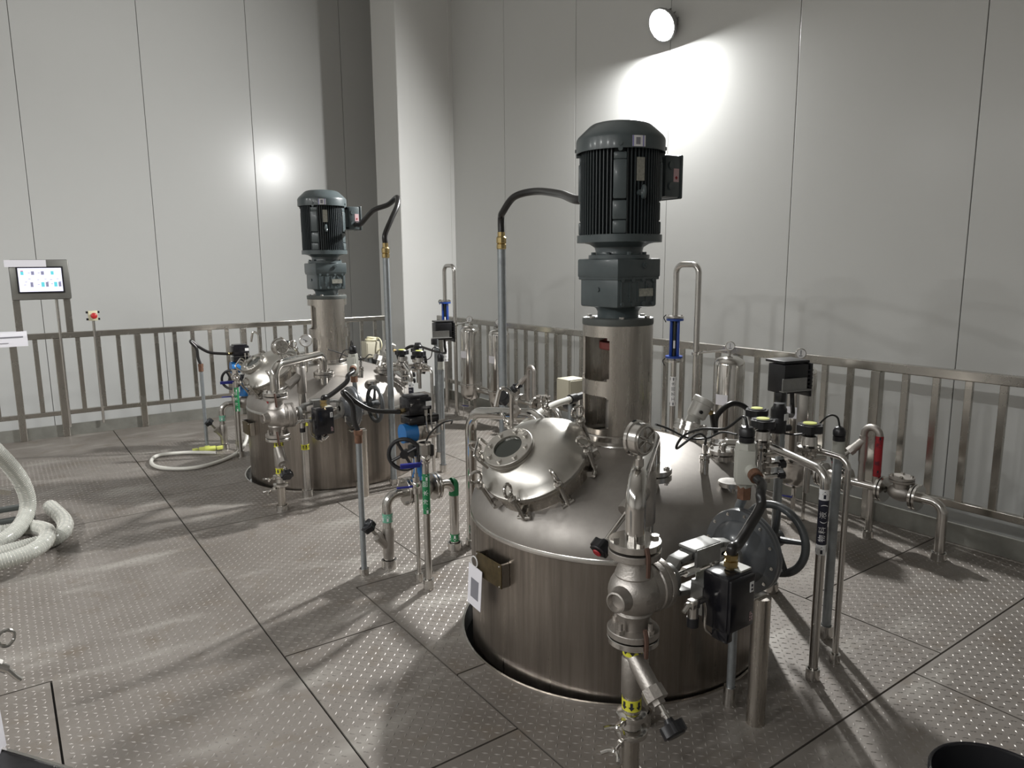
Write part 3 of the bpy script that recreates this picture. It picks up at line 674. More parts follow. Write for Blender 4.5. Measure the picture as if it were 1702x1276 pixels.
for i in range(4):
    t = 0.15+PI/2*i; q_ = V(VB.x+0.066*math.cos(t), VB.y+0.066*math.sin(t), 0.555); st_ = MB().cyl(q_, q_+V(0, 0, 0.034), 0.0075, n=10); hexprism(st_, q_, (0, 0, 1), 0.0135, 0.012)
    part(CV, 'bolt', st_, 'cast')
part(CV, 'bonnet_flange', MB().lathe([(0.03, 0), (0.083, 0), (0.085, 0.003), (0.085, 0.022), (0.082, 0.024), (0.045, 0.025), (0.040, 0.05), (0.036, 0.07)], XA(1.645), (1, 0, 0), 40), 'cast')
bolt_ring(CV, XA(1.669), (1, 0, 0), 0.068, 6, r=0.008, h=0.010)
yk = MB()
for s in (-1, 1):
    pts = [XA(1.715, ZA+s*0.026), XA(1.745, ZA+s*0.055), XA(1.80, ZA+s*0.064), XA(1.96, ZA+s*0.064), XA(2.02, ZA+s*0.05)]
    for p, q in zip(pts[:-1], pts[1:]):
        d = (q-p); L = d.length; ang = -math.atan2(d.z, d.x)
        yk.box((p+q)/2, (L+0.012, 0.052, 0.020), M=Matrix.Rotation(ang, 3, 'Y'), bev=0.004)
yk.lathe([(0.028, 0), (0.048, 0), (0.05, 0.004), (0.05, 0.02), (0.028, 0.022)], XA(1.70), (1, 0, 0), 28)
yk.lathe([(0.02, 0), (0.06, 0), (0.06, 0.016), (0.02, 0.016)], XA(2.008), (1, 0, 0), 28)
part(CV, 'yoke', yk, 'yoke')
part(CV, 'yoke_cover', MB().box(XA(1.865, ZA+0.082, 1.525), (0.13, 0.075, 0.012), bev=0.004).box(XA(1.865, ZA+0.055, 1.49), (0.12, 0.01, 0.06)), 'yoke')
part(CV, 'stem', MB().cyl(XA(1.70), XA(2.02), 0.009, n=14).cyl(XA(1.72), XA(1.75), 0.020, n=6).cyl(XA(1.79), XA(1.85), 0.018, n=6).cyl(XA(1.89), XA(1.90), 0.028, n=24).cyl(XA(1.93), XA(1.97), 0.016, n=6), 'polished')
part(CV, 'travel_scale', MB().box(XA(1.86, ZA-0.005, 1.492), (0.10, 0.004, 0.022)), 'label_metal')
dc = part(CV, 'diaphragm_casing', MB().lathe([(0.03, 2.018), (0.055, 2.022), (0.085, 2.038), (0.108, 2.062), (0.116, 2.078), (0.150, 2.084), (0.152, 2.088), (0.152, 2.098), (0.150, 2.102), (0.150, 2.104), (0.152, 2.108), (0.152, 2.118), (0.150, 2.121), (0.118, 2.126), (0.108, 2.142), (0.082, 2.165), (0.05, 2.178), (0.03, 2.182), (0.028, 2.215), (0, 2.216)], V(0, 1.525, ZA), (1, 0, 0), 64), 'actuator')
bolt_ring(dc, V(2.084, 1.525, ZA), (-1, 0, 0), 0.137, 12, r=0.0065, h=0.006, both=0.036)
part(dc, 'air_fitting', MB().cyl(XA(2.045, ZA-0.05, 1.455), XA(2.015, ZA-0.05, 1.435), 0.009, n=8).cyl(XA(2.015, ZA-0.05, 1.435), XA(2.015, ZA-0.085, 1.43), 0.007, n=8), 'steel')
hw = MB().torus(XA(2.29), (1, 0, 0), 0.130, 0.015, 48, 12); hw.cyl(XA(2.255), XA(2.31), 0.034, n=24).cyl(XA(2.21), XA(2.27), 0.018, n=16)
hwl = part(CV, 'handwheel', hw, 'wheel')
for i in range(5):
    t = 2*PI*i/5+0.45; d = V(0, math.cos(t), math.sin(t)); p = XA(2.285)
    part(hwl, 'spoke', MB().tube([p+d*0.025, p+d*0.08, p+d*0.124], 0.010, 8, rs=[0.014, 0.011, 0.009]), 'wheel')
PC = V(1.822, 1.372, 0.638)
po = part(CV, 'positioner', MB().box(PC, (0.128, 0.100, 0.188), bev=0.010).box(PC+V(-0.045, -0.02, -0.105), (0.03, 0.06, 0.04), bev=0.004), 'black_gloss')
part(po, 'positioner_cover', MB().box(PC+V(0, -0.053, 0.0), (0.120, 0.014, 0.175), bev=0.005), 'black_gloss')
part(po, 'top_plate', MB().box(PC+V(0.035, 0.0, 0.0965), (0.05, 0.085, 0.006)), 'box_grey')
lb = part(po, 'label', MB().box(PC+V(0.042, -0.0605, 0.045), (0.018, 0.002, 0.034)), 'white'); part(lb, 'print', MB().box(PC+V(0.042, -0.0620, 0.05), (0.008, 0.001, 0.008)).box(PC+V(0.042, -0.0620, 0.037), (0.008, 0.001, 0.006)), 'ink')
ltx = MB(); flat_text(ltx, 'SEP', 0.022, PC+V(0.044, -0.0610, -0.055), (0, 0, 1), (-1, 0, 0)); part(po, 'logo_print', ltx, 'pink')
part(po, 'brass_gland', MB().lathe([(0.016, 0.09), (0.016, 0.10), (0.024, 0.102), (0.024, 0.120), (0.017, 0.122), (0.017, 0.128), (0.024, 0.130), (0.024, 0.142), (0.014, 0.144)], V(PC.x+0.012, PC.y, PC.z), (0, 0, 1), 6), 'brass')
part(CV, 'positioner_bracket', MB().box(V(1.83, 1.455, 0.66), (0.09, 0.07, 0.012)).box(V(1.83, 1.425, 0.66), (0.10, 0.008, 0.12)).box(V(1.80, 1.47, 0.60), (0.02, 0.05, 0.10)), 'yoke')
ar = V(1.685, 1.395, 0.60)
af = part(CV, 'air_regulator', MB().cyl(ar, ar+V(0, 0, 0.035), 0.017, n=16).cyl(ar+V(-0.03, 0, 0.045), ar+V(0.05, 0, 0.045), 0.011, n=10).box(ar+V(0, 0, 0.045), (0.035, 0.03, 0.03), bev=0.004).cyl(ar+V(-0.045, 0, 0.03), ar+V(-0.025, 0, 0.045), 0.008, n=8), 'steel')
part(af, 'filter_bowl', MB().cyl(ar+V(0, 0, -0.03), ar, 0.019, n=16), 'black')
part(CV, 'air_tube', MB().tube(spline([ar+V(0.05, 0, 0.045), ar+V(0.055, -0.005, 0.01), ar+V(0.055, -0.005, -0.05), ar+V(0.075, -0.01, -0.075), ar+V(0.11, -0.015, -0.10)], 6), 0.004, 8).cyl(ar+V(0.105, -0.013, -0.092), ar+V(0.13, -0.02, -0.11), 0.009, n=6), 'steel')
part(CV, 'exhaust_fitting', MB().cyl(PC+V(-0.03, 0, -0.10), PC+V(0.0, 0.0, -0.135), 0.018, n=12).cyl(PC+V(0.0, 0.0, -0.135), PC+V(0.03, 0, -0.11), 0.015, n=12), 'steel')
for zz in (0.81, 0.545):
    d = V(-0.35, -0.93, 0).normalized(); b0 = VB+d*0.086
    part(CV, 'earth_strap', MB().tube(spline([b0+V(0, 0, zz+0.04), b0+d*0.006+V(0.004, 0, zz+0.01), b0+d*0.004+V(0.006, 0, zz-0.02), b0+V(0.008, 0, zz-0.055)], 5), 0.0075, 6), 'strap')

# inlet pipe over the valve, to the dome nozzle
IP = thing('steam_inlet_pipe', 'bent stainless pipe from control valve over to the {} tank dome', 'pipe', VB+V(0, 0, 0.82), group='bent inlet pipes')
EZ = 1.03
part(IP, 'pipe', MB().tube(fillet([V(VB.x, VB.y, 0.83), V(VB.x, VB.y, EZ), V(NZ.x, NZ.y, EZ), V(NZ.x, NZ.y, 0.885)], 0.085, 10), 0.0315, 24), 'polished')
f1 = flange(IP, V(VB.x, VB.y, 0.825), (0, 0, 1), 0.083, 0.022, 0.025, bolts=False); bolt_ring(f1, V(VB.x, VB.y, 0.847), (0, 0, 1), 0.064, 4, r=0.0145, h=0.011, a0=-0.5)
f2 = flange(IP, V(NZ.x, NZ.y, 0.876), (0, 0, 1), 0.078, 0.02, 0.025, bolts=False); bolt_ring(f2, V(NZ.x, NZ.y, 0.896), (0, 0, 1), 0.060, 4, r=0.013, h=0.010, both=0.045)
# pressure gauge on the elbow
gc = V(1.625, 1.580, 1.148); GB = V(0.12, -0.99, 0).normalized()
PG = thing('pressure_gauge', 'round steel pressure gauge seen from its ribbed back above {} inlet pipe', 'gauge', gc-V(0, 0, 0.11), group='large pressure gauges')
part(PG, 'stem', MB().cyl(gc+V(0, 0, -0.105), gc+V(0, 0, -0.05), 0.009, n=12).cyl(gc+V(0, 0, -0.095), gc+V(0, 0, -0.065), 0.014, n=6), 'steel')
part(PG, 'case', MB().lathe([(0, 0.021), (0.050, 0.021), (0.053, 0.018), (0.053, -0.012)], gc, GB, 48), 'steel')
part(PG, 'bezel', MB().lathe([(0.053, -0.010), (0.058, -0.012), (0.059, -0.022), (0.050, -0.026), (0.048, -0.022)], gc, GB, 48), 'polished')
part(PG, 'dial', MB().lathe([(0.050, -0.020), (0, -0.020)], gc, GB, 32), 'white')
_, gu, gv = basis(GB)
for i in range(6):
    t = PI/6+2*PI*i/6; d = gu*math.cos(t)+gv*math.sin(t); e = GB.cross(d)
    part(PG, 'back_rib', MB().box(gc+GB*0.0235+d*0.024, (0.030, 0.007, 0.008), M=Matrix((d, e, GB)).transposed(), bev=0.0015), 'steel')
part(PG, 'rim_rib', MB().torus(gc+GB*0.022, GB, 0.044, 0.004, 36, 8), 'steel')

# drain valve below
DV = thing('drain_valve', 'angled globe valve with black knob and clamped drain pipe under {} control valve', 'valve', VB, group='angled drain valves')
flange(DV, V(VB.x, VB.y, 0.508), (0, 0, 1), 0.083, 0.02, 0.02, bolts=False)
part(DV, 'pipe', MB().cyl(V(VB.x, VB.y, 0.0), V(VB.x, VB.y, 0.21), 0.029, n=28).cyl(V(VB.x, VB.y, 0.21), V(VB.x, VB.y, 0.52), 0.031, n=28), 'brushed')
part(DV, 'valve_seat', MB().lathe([(0.031, 0.318), (0.035, 0.324), (0.035, 0.445), (0.031, 0.452)], VB, (0, 0, 1), 28), 'cast')
KD = V(-0.035, -0.70, -0.70).normalized(); KB = V(VB.x, VB.y, 0.435); KE = PY(1118, 1210, 1.335)
KD = (KE-V(VB.x, VB.y, 0.46)).normalized(); KB = V(VB.x, VB.y, 0.46)
KL = (KE-KB).length
part(DV, 'branch', MB().cyl(KB, KB+KD*0.125, 0.030, n=24), 'cast')
part(DV, 'bonnet', MB().cyl(KB+KD*0.115, KB+KD*0.155, 0.036, 0.038, n=8).cyl(KB+KD*0.155, KB+KD*0.17, 0.022, n=6), 'cast')
part(DV, 'stem', MB().cyl(KB+KD*0.16, KE, 0.008, n=12).cyl(KB+KD*(KL-0.05), KB+KD*(KL-0.04), 0.014, n=12), 'polished')
knob(DV, KE-KD*0.012, KD, 0.042, 0.032)
tp = tape(DV, VB, 0.031, 0.462, 0.500, 'yellow', 'arrow_tape'); am = MB()
for i in range(8): wrap_arrow(am, VB, 0.0335, 0.481, CAMAZ(VB)+i*PI/4, 0.026, up=False)
part(tp, 'arrow_print', am, 'ink')
tp = tape(DV, VB, 0.0305, 0.272, 0.310, 'yellow', 'arrow_tape'); am = MB()
for i in range(8): wrap_arrow(am, VB, 0.0335, 0.291, CAMAZ(VB)+i*PI/4, 0.028, up=False)
part(tp, 'arrow_print', am, 'ink')
triclamp(DV, V(VB.x, VB.y, 0.248), 0.031, (-0.95, -0.3, 0)); triclamp(DV, V(VB.x, VB.y, 0.188), 0.033, (-0.9, -0.15, -0.3))
part(DV, 'reducer', MB().lathe([(0.034, 0.205), (0.032, 0.225), (0.031, 0.235)], VB, (0, 0, 1), 28), 'steel')
sleeve(DV, VB, 0.03, 0.04)

bb = V(1.81, 1.725, 0)
BP = thing('branch_drain_pipe', 'upright drain pipe with yellow arrow tape and angled valve before the {} tank', 'pipe', bb, group='branch drain pipes')
part(BP, 'pipe', MB().cyl(bb, bb+V(0, 0, 1.01), 0.028, n=22), 'steel'); sleeve(BP, bb, 0.028, 0.05)
kb0 = bb+V(0, 0, 0.92); ke = PY(1000, 908, 1.70); kd = (ke-kb0).normalized()
part(BP, 'valve_branch', MB().cyl(kb0, kb0+kd*0.10, 0.030, n=20).cyl(kb0+kd*0.095, kb0+kd*0.13, 0.036, n=8).lathe([(0.028, 0.78), (0.034, 0.79), (0.034, 0.97), (0.028, 0.98)], bb, (0, 0, 1), 22), 'cast')
part(BP, 'stem', MB().cyl(kb0+kd*0.13, ke, 0.009, n=10), 'polished'); kk = knob(BP, ke-kd*0.01, kd, 0.036, 0.03); part(kk, 'cap', MB().lathe([(0.016, 0.038), (0.014, 0.042), (0, 0.044)], ke-kd*0.01, kd, 16), 'red')
for z in (0.56, 0.38):
    tp = tape(BP, bb, 0.028, z-0.02, z+0.02, 'yellow', 'arrow_tape'); am = MB()
    for i in range(8): wrap_arrow(am, bb, 0.0302, z, CAMAZ(bb)+i*PI/4, 0.028, up=False)
    part(tp, 'arrow_print', am, 'ink')

# post and junction-box conduit in front of the tank
b = V(2.156, 1.474, 0)
PP = thing('support_post', 'plain round stainless post under the actuator of the {} control valve', 'post', b, group='actuator support posts')
part(PP, 'post', MB().cyl(b+V(0, 0, 0), b+V(0, 0, 0.50), 0.034, n=32), 'brushed')
part(PP, 'saddle', MB().box(b+V(-0.03, 0.03, 0.505), (0.12, 0.07, 0.012), bev=0.003), 'steel')
b = V(2.17, 1.60, 0); JB = V(2.15, 1.565, 0.975)
JC = thing('junction_box', 'pale grey junction box on a floor conduit beside the {} tank', 'junction box', b, group='conduit junction boxes')
part(JC, 'conduit', MB().tube(fillet([b, b+V(0, 0, 0.80), V(JB.x, JB.y, 0.86), V(JB.x, JB.y, 0.91)], 0.04, 4), 0.0165, 16), 'galv')
sleeve(JC, b, 0.0165, 0.08, 0.026)
part(JC, 'coupling', MB().cyl(V(JB.x, JB.y, 0.85), V(JB.x, JB.y, 0.90), 0.026, n=6), 'rust')
jb = part(JC, 'box', MB().lathe([(0.022, -0.085), (0.036, -0.06), (0.040, -0.04), (0.040, 0.06), (0.036, 0.085), (0, 0.088)], JB, (0, 0, 1), 8), 'box_grey')
part(jb, 'cover', MB().box(JB+V(-0.03, -0.025, 0.0), (0.010, 0.062, 0.125), rz=0.7, bev=0.004), 'box_grey')
part(jb, 'hub', MB().cyl(JB+V(-0.01, -0.028, -0.005), JB+V(-0.028, -0.058, -0.014), 0.025, n=16), 'box_grey')
part(jb, 'rusty_gland', MB().cyl(JB+V(-0.027, -0.056, -0.013), JB+V(-0.042, -0.080, -0.022), 0.024, n=16), 'rust')
part(jb, 'cable_gland', MB().lathe([(0.026, 0.086), (0.028, 0.09), (0.028, 0.105), (0.024, 0.107), (0.028, 0.110), (0.028, 0.13), (0.02, 0.142), (0.006, 0.146)], JB, (0, 0, 1), 12), 'black')
h0 = JB+V(-0.042, -0.080, -0.022); h1 = V(PC.x+0.012, PC.y, PC.z+0.142)
HS = spline([h0, h0+V(-0.012, -0.03, -0.012), PY(1264, 820, 1.425), PY(1264, 842, 1.41), PY(1246, 874, 1.395), PY(1226, 905, 1.378), h1+V(0.003, 0, 0.02), h1], 8)
solo('flexible_hose', MB().tube(HS, 0.0170, 14), 'rubber', 'thick black flexible hose between grey junction box and {} valve positioner', 'hose', h1, 'black flexible hoses to the positioners', module=True)
# small probe on the dome and its cable
sb_ = V(2.364, 1.924, 0); zb = domez((sb_-T1).length)-0.01
SP = thing('temperature_probe', 'small steel probe with ringed collar standing on the {} tank dome', 'sensor', sb_+V(0, 0, zb), group='probes on the tank domes')
part(SP, 'collar', MB().lathe([(0.018, zb), (0.018, zb+0.05), (0.021, zb+0.052), (0.021, zb+0.066), (0.016, zb+0.068), (0.021, zb+0.071), (0.021, zb+0.086), (0.014, zb+0.088)], sb_, (0, 0, 1), 20), 'polished')
part(SP, 'connector', MB().cyl(sb_+V(0, 0, zb+0.086), sb_+V(0, 0, zb+0.105), 0.008, n=10).cyl(sb_+V(0, 0, zb+0.105), sb_+V(0, 0, zb+0.13), 0.010, n=10), 'steel')
p0 = sb_+V(0, 0, zb+0.13); p9 = JB+V(0, 0, 0.145)
CB = spline([p0, p0+V(0, 0, 0.03), p0+V(-0.03, 0.02, 0.045), PY(1125, 745, 1.93), PY(1135, 725, 1.90), PY(1165, 713, 1.80), PY(1205, 712, 1.68), p9+V(0.0, 0.02, 0.03), p9], 8)
solo('sensor_cable', MB().tube(CB, 0.0052, 8), 'cable', 'thin black cable looping from dome probe to grey junction box at {} tank', 'cable', p0, 'probe cables', module=True)
c0 = PY(1090, 705, 1.98)
CB = spline([c0, PY(1110, 712, 1.99), PY(1145, 728, 2.0), PY(1175, 728, 1.95), PY(1200, 718, 1.88), PY(1225, 722, 1.80)], 8)
solo('sensor_cable', MB().tube(CB, 0.0045, 8), 'cable', 'thin black cable crossing behind the gauge over the {} dome', 'cable', c0, 'probe cables', module=True)
# pale transmitter on a tilted flange
tb0 = V(2.735, 2.33, 0); zt = domez((tb0-T1).length); TN = V(0.35, 0.0, 0.94).normalized(); tb0 = V(tb0.x-0.02, tb0.y, zt-0.03)
TR = thing('level_transmitter', 'pale grey cast transmitter head bolted to the {} tank dome', 'transmitter', tb0, group='level transmitters')
part(TR, 'neck', MB().cyl(tb0, tb0+TN*0.10, 0.045, n=24), 'steel')
o = part(TR, 'flange', MB().lathe([(0.02, 0.075), (0.085, 0.075), (0.085, 0.093), (0.08, 0.094), (0.08, 0.098), (0.085, 0.099), (0.085, 0.117), (0.02, 0.117)], tb0, TN, 36), 'steel'); bolt_ring(o, tb0+TN*0.117, TN, 0.066, 6, r=0.009)
hd0 = tb0+TN*0.117
part(TR, 'stub', MB().lathe([(0.04, 0.0), (0.035, 0.02), (0.03, 0.05)], hd0, TN, 20), 'transmitter')
HN = V(0.42, -0.20, 0.88).normalized()
part(TR, 'housing', MB().lathe([(0, 0.035), (0.040, 0.035), (0.048, 0.045), (0.050, 0.11), (0.054, 0.112), (0.054, 0.135), (0.048, 0.14), (0, 0.142)], hd0, HN, 36), 'transmitter')
part(TR, 'plug', MB().cyl(hd0+HN*0.075+V(-0.03, -0.035, 0), hd0+HN*0.075+V(-0.034, -0.045, 0), 0.009, n=8), 'black')
part(TR, 'brass_gland', MB().cyl(hd0+HN*0.07+V(0.04, -0.01, 0), hd0+HN*0.06+V(0.085, -0.02, -0.01), 0.014, n=6), 'brass')
CL = V(3.02, 2.28, 0.80)
solo('flexible_hose', MB().tube(spline([hd0+HN*0.06+V(0.085, -0.02, -0.01), CL+V(-0.12, 0.02, 0.05), CL+V(-0.10, 0.03, 0.13), CL+V(-0.02, 0.0, 0.19), CL+V(0.07, -0.03, 0.15), CL+V(0.10, -0.04, 0.04), CL+V(0.08, -0.03, -0.06)], 8), 0.014, 12), 'rubber', 'arched black hose between pale transmitter and black valve cap at {} tank', 'hose', CL, 'black hoses at the transmitters', module=True)

# ================================================================== diaphragm valves and thin pipes right of the tank
def diaphragm_valve(c, label):
    c = Vector(c)
    D = thing('diaphragm_valve', label, 'valve', c, group='hand diaphragm valves')
    part(D, 'body', MB().lathe([(0.022, -0.10), (0.024, -0.06), (0.036, -0.045), (0.046, -0.04), (0.046, -0.028)], c, (0, 0, 1), 24).cyl(c+V(-0.075, 0.03, -0.07), c+V(0.075, -0.03, -0.07), 0.016, n=14), 'polished')
    bn = part(D, 'bonnet', MB().lathe([(0.046, -0.027), (0.048, -0.015), (0.036, -0.008), (0.032, 0.03), (0.02, 0.036)], c, (0, 0, 1), 24), 'steel'); bolt_ring(bn, c+V(0, 0, -0.014), (0, 0, 1), 0.042, 4, r=0.007, h=0.010)
    knob(D, c+V(0, 0, 0.048), (0, 0, 1), 0.056, 0.032, 6, 'black', 'yellow_cap')
    part(D, 'tail_pipe', MB().cyl(c+V(0, 0, -0.22), c+V(0, 0, -0.10), 0.014, n=14), 'steel')
K1 = PY(1268, 704, 1.894)-V(0, 0, 0.062); K2 = PY(1346, 712, 1.70)-V(0, 0, 0.062); K3 = PY(1258, 686, 2.11)-V(0, 0, 0.062)
diaphragm_valve(K1, 'diaphragm valve with yellow-capped black knob closest to the {} tank dome')
diaphragm_valve(K2, 'diaphragm valve with yellow-capped black knob above the thin bent pipe, {} set')
diaphragm_valve(K3, 'diaphragm valve with yellow-capped black knob behind the others, {} set')
MF = thing('valve_manifold', 'short stainless manifold with small black-knobbed sampling valves at {} tank', 'manifold', V(2.68, 1.90, 0.80), group='sampling manifolds')
part(MF, 'pipe', MB().tube(fillet([V(2.60, 2.02, 0.85), V(2.60, 2.02, 0.90), V(2.725, 1.894, 0.90), V(2.725, 1.894, 0.72)], 0.03, 5), 0.016, 14).cyl(V(2.725, 1.894, 0.90), V(2.86, 2.11, 0.915), 0.015, n=14), 'polished')
part(MF, 'flange', MB().lathe([(0.01, 0.852), (0.06, 0.852), (0.06, 0.868), (0.01, 0.868)], V(2.60, 2.02, 0), (0, 0, 1), 32), 'steel')
part(MF, 'blind_flange', MB().lathe([(0, 0.852), (0.06, 0.852), (0.06, 0.868), (0, 0.868)], V(2.71, 2.10, 0), (0, 0, 1), 32), 'steel')
bolt_ring(MF, V(2.60, 2.02, 0.868), (0, 0, 1), 0.046, 4, both=0.036); bolt_ring(MF, V(2.71, 2.10, 0.868), (0, 0, 1), 0.046, 4, both=0.036)
for i, z in enumerate((0.86, 0.81, 0.76)):
    q = V(2.725, 1.894, z)
    part(MF, 'sample_cock', MB().cyl(q+V(-0.03, -0.03, 0), q+V(0.04, -0.05, 0), 0.012, n=10).cyl(q+V(0.0, -0.03, 0.02), q+V(0.0, -0.03, -0.03), 0.013, n=8).sphere(q, 0.024, 12), 'polished')
    knob(MF, q+V(0.045, -0.055, 0), (0.75, -0.55, 0.1), 0.020, 0.024, 5)
LS = V(2.93, 1.98, 0.0)
LSW = thing('limit_sensor', 'black cylindrical valve sensor with white label beside the {} yellow-capped knobs', 'sensor', V(2.88, 1.93, 0.94), group='black valve sensors')
q = V(2.88, 1.93, 0.94)
part(LSW, 'body', MB().lathe([(0.028, -0.02), (0.036, -0.015), (0.036, 0.05), (0.034, 0.055), (0.036, 0.06), (0.036, 0.095), (0.028, 0.105), (0.024, 0.12), (0, 0.122)], q, (0, 0, 1), 20).cyl(q+V(-0.06, 0.01, 0.0), q+V(0.06, -0.02, 0.0), 0.017, n=12), 'black')
part(LSW, 'label', MB().box(q+V(0.006, -0.0365, 0.06), (0.03, 0.002, 0.03)), 'white'); part(LSW, 'stem', MB().cyl(q+V(0, 0, -0.1), q+V(0, 0, -0.02), 0.012, n=10), 'steel')

b = V(2.588, 1.512, 0)
LP = thing('labelled_pipe', 'thin bent steel pipe with black lettered wrap beside the {} tank', 'pipe', b, group='black labelled pipes')
part(LP, 'pipe', MB().tube(fillet([b, b+V(0, 0, 0.885), V(2.70, 1.83, 0.90)], 0.05, 8), 0.0185, 18), 'steel'); sleeve(LP, b, 0.0185, 0.05, 0.028)
wr = tape(LP, b, 0.0185, 0.588, 0.772, 'ink', 'label_wrap'); tape(LP, b, 0.0185, 0.545, 0.588, 'white', 'arrow_band'); tape(LP, b, 0.0185, 0.772, 0.815, 'white', 'arrow_band')
for ch, z in (('物', 0.616), ('料', 0.650), ('(', 0.682), ('液', 0.712), (')', 0.752)): part(wr, 'letter', wrap_text(MB(), ch, 0.030, b, 0.0204, z, CAMAZ(b)+0.1), 'white')
for z in (0.566, 0.794):
    for i in range(4): part(LP, 'arrow', wrap_arrow(MB(), b, 0.0203, z, CAMAZ(b)+i*PI/2+0.15, 0.030), 'ink')
b = V(2.946, 1.67, 0)
CT = thing('sensor_conduit', 'galvanised floor conduit topped by black cable gland behind the {} labelled pipe', 'conduit', b, group='gland-topped conduits')
part(CT, 'conduit', MB().cyl(b, b+V(0, 0, 0.87), 0.020, n=18), 'galv'); sleeve(CT, b, 0.020, 0.06, 0.031)
part(CT, 'coupler', MB().cyl(b+V(0, 0, 0.865), b+V(0, 0, 0.925), 0.026, n=16).cyl(b+V(0, 0, 0.86), b+V(0, 0, 0.875), 0.029, n=16), 'box_grey')
part(CT, 'cable_gland', MB().lathe([(0.020, 0.92), (0.026, 0.925), (0.026, 0.945), (0.023, 0.947), (0.027, 0.95), (0.027, 0.97), (0.018, 0.985), (0.005, 0.99)], b, (0, 0, 1), 12), 'black')
solo('sensor_cable', MB().tube(spline([b+V(0, 0, 0.985), b+V(-0.01, 0.01, 1.03), b+V(-0.05, 0.03, 1.035), PX(1350, 715, 2.92), PX(1325, 722, 2.92), PX(1300, 719, 2.91), q+V(0.0, -0.03, 0.0)], 8), 0.0042, 8), 'cable', 'thin black cable sagging from black sensor to conduit gland at {} tank', 'cable', b+V(0, 0, 0.98), 'gland cables', module=True)
b = V(2.78, 1.528, 0)
TP = thing('thin_pipe', 'slim bent steel pipe standing in front of the {} gland conduit', 'pipe', b, group='slim bent pipes')
part(TP, 'pipe', MB().tube(fillet([b, b+V(0, 0, 0.90), V(2.795, 1.69, 0.905)], 0.05, 8), 0.0125, 14), 'steel'); sleeve(TP, b, 0.0125, 0.04, 0.022)
b = V(3.15, 2.094, 0)
BB = thing('control_box_post', 'ribbed black control box with grey bracket on a post behind the {} knob valves', 'control box', b, group='black control boxes on posts')
part(BB, 'post', MB().cyl(b, b+V(0, 0, 1.06), 0.021, n=18).cyl(b+V(0.055, 0.03, 0), b+V(0.055, 0.03, 0.8), 0.018, n=16), 'galv'); sleeve(BB, b, 0.021, 0.05, 0.03)
bc = V(3.225, 2.12, 1.122); RZ = -0.25
bx = part(BB, 'box', MB().box(bc, (0.15, 0.12, 0.145), rz=RZ, bev=0.006).box(bc+V(0.02, 0.02, 0.083), (0.16, 0.14, 0.014), rz=RZ, bev=0.003).box(bc+V(0.095, -0.01, -0.01), (0.014, 0.15, 0.17), rz=RZ, bev=0.003), 'black')
for i in range(6): part(bx, 'heat_rib', MB().box(bc+V(0.02, -0.066, -0.06+0.02*i)+V(0.01, 0.0, 0), (0.12, 0.006, 0.006), rz=RZ), 'black')
part(BB, 'bracket', MB().box(bc+V(-0.055, -0.075, -0.02), (0.15, 0.006, 0.06), rz=RZ).box(bc+V(-0.055, -0.085, -0.05), (0.18, 0.03, 0.005), rz=RZ), 'yoke')
part(BB, 'small_box', MB().box(bc+V(-0.10, -0.03, -0.085), (0.04, 0.04, 0.05), bev=0.003), 'black')
part(BB, 'cable', MB().tube(spline([bc+V(0.01, -0.02, -0.07), bc+V(0.005, -0.03, -0.13), bc+V(-0.01, -0.04, -0.19), V(2.93, 1.97, 1.02), V(2.89, 1.94, 1.05)], 6), 0.011, 10), 'rubber')

# ================================================================== rotameter with its loop, filters and the low pipe run by the railing
XP = 4.22; b = V(XP, 3.765, 0)
RM = thing('rotameter', 'blue framed flow meter under a tall bent pipe beside the {} filter', 'flow meter', b, group='blue flow meters')
part(RM, 'loop_pipe', MB().tube(fillet([V(XP, 3.765, 1.30), V(XP, 3.765, 1.685), V(XP, 3.55, 1.685), V(XP, 3.55, 0.0)], 0.065, 9), 0.022, 18), 'steel')
part(RM, 'lower_pipe', MB().cyl(V(XP, 3.765, 0.0), V(XP, 3.765, 0.95), 0.022, n=18), 'steel'); sleeve(RM, V(XP, 3.55, 0), 0.022, 0.04); sleeve(RM, b, 0.022, 0.04)
for z, mm in ((1.292, 'steel'), (0.955, 'steel')): flange(RM, V(XP, 3.765, z-0.01), (0, 0, 1), 0.066, 0.016, 0.015, material=mm, bolts=True)
mf = part(RM, 'meter_frame', MB().lathe([(0.03, 1.262), (0.066, 1.262), (0.066, 1.278), (0.03, 1.278)], b, (0, 0, 1), 32).lathe([(0.03, 0.975), (0.066, 0.975), (0.066, 0.991), (0.03, 0.991)], b, (0, 0, 1), 32), 'blue')
for k in range(2):
    t = CAMAZ((XP, 3.765))+PI/2*(1 if k else -1)*0.95; d = V(math.cos(t), math.sin(t), 0)
    part(mf, 'side_bar', MB().box(b+d*0.028+V(0, 0, 1.127), (0.020, 0.030, 0.28), rz=t, bev=0.003), 'blue')
t = CAMAZ((XP, 3.765))+PI; d = V(math.cos(t), math.sin(t), 0); part(mf, 'back_bar', MB().box(b+d*0.03+V(0, 0, 1.127), (0.006, 0.05, 0.28), rz=t), 'blue')
part(RM, 'glass_tube', MB().cyl(b+V(0, 0, 0.99), b+V(0, 0, 1.264), 0.015, n=16), 'glass_dark'); part(RM, 'float', MB().cyl(b+d*-0.012+V(0, 0, 1.05), b+d*-0.012+V(0, 0, 1.11), 0.008, n=12), 'white')
part(RM, 'pipe_collar', MB().lathe([(0.022, 1.015), (0.032, 1.018), (0.032, 1.04), (0.022, 1.043)], V(XP, 3.55, 0), (0, 0, 1), 20), 'steel')
part(RM, 'air_tube', MB().cyl(V(XP, 3.55, 1.03), V(XP, 3.24, 1.085), 0.007, n=10), 'steel')
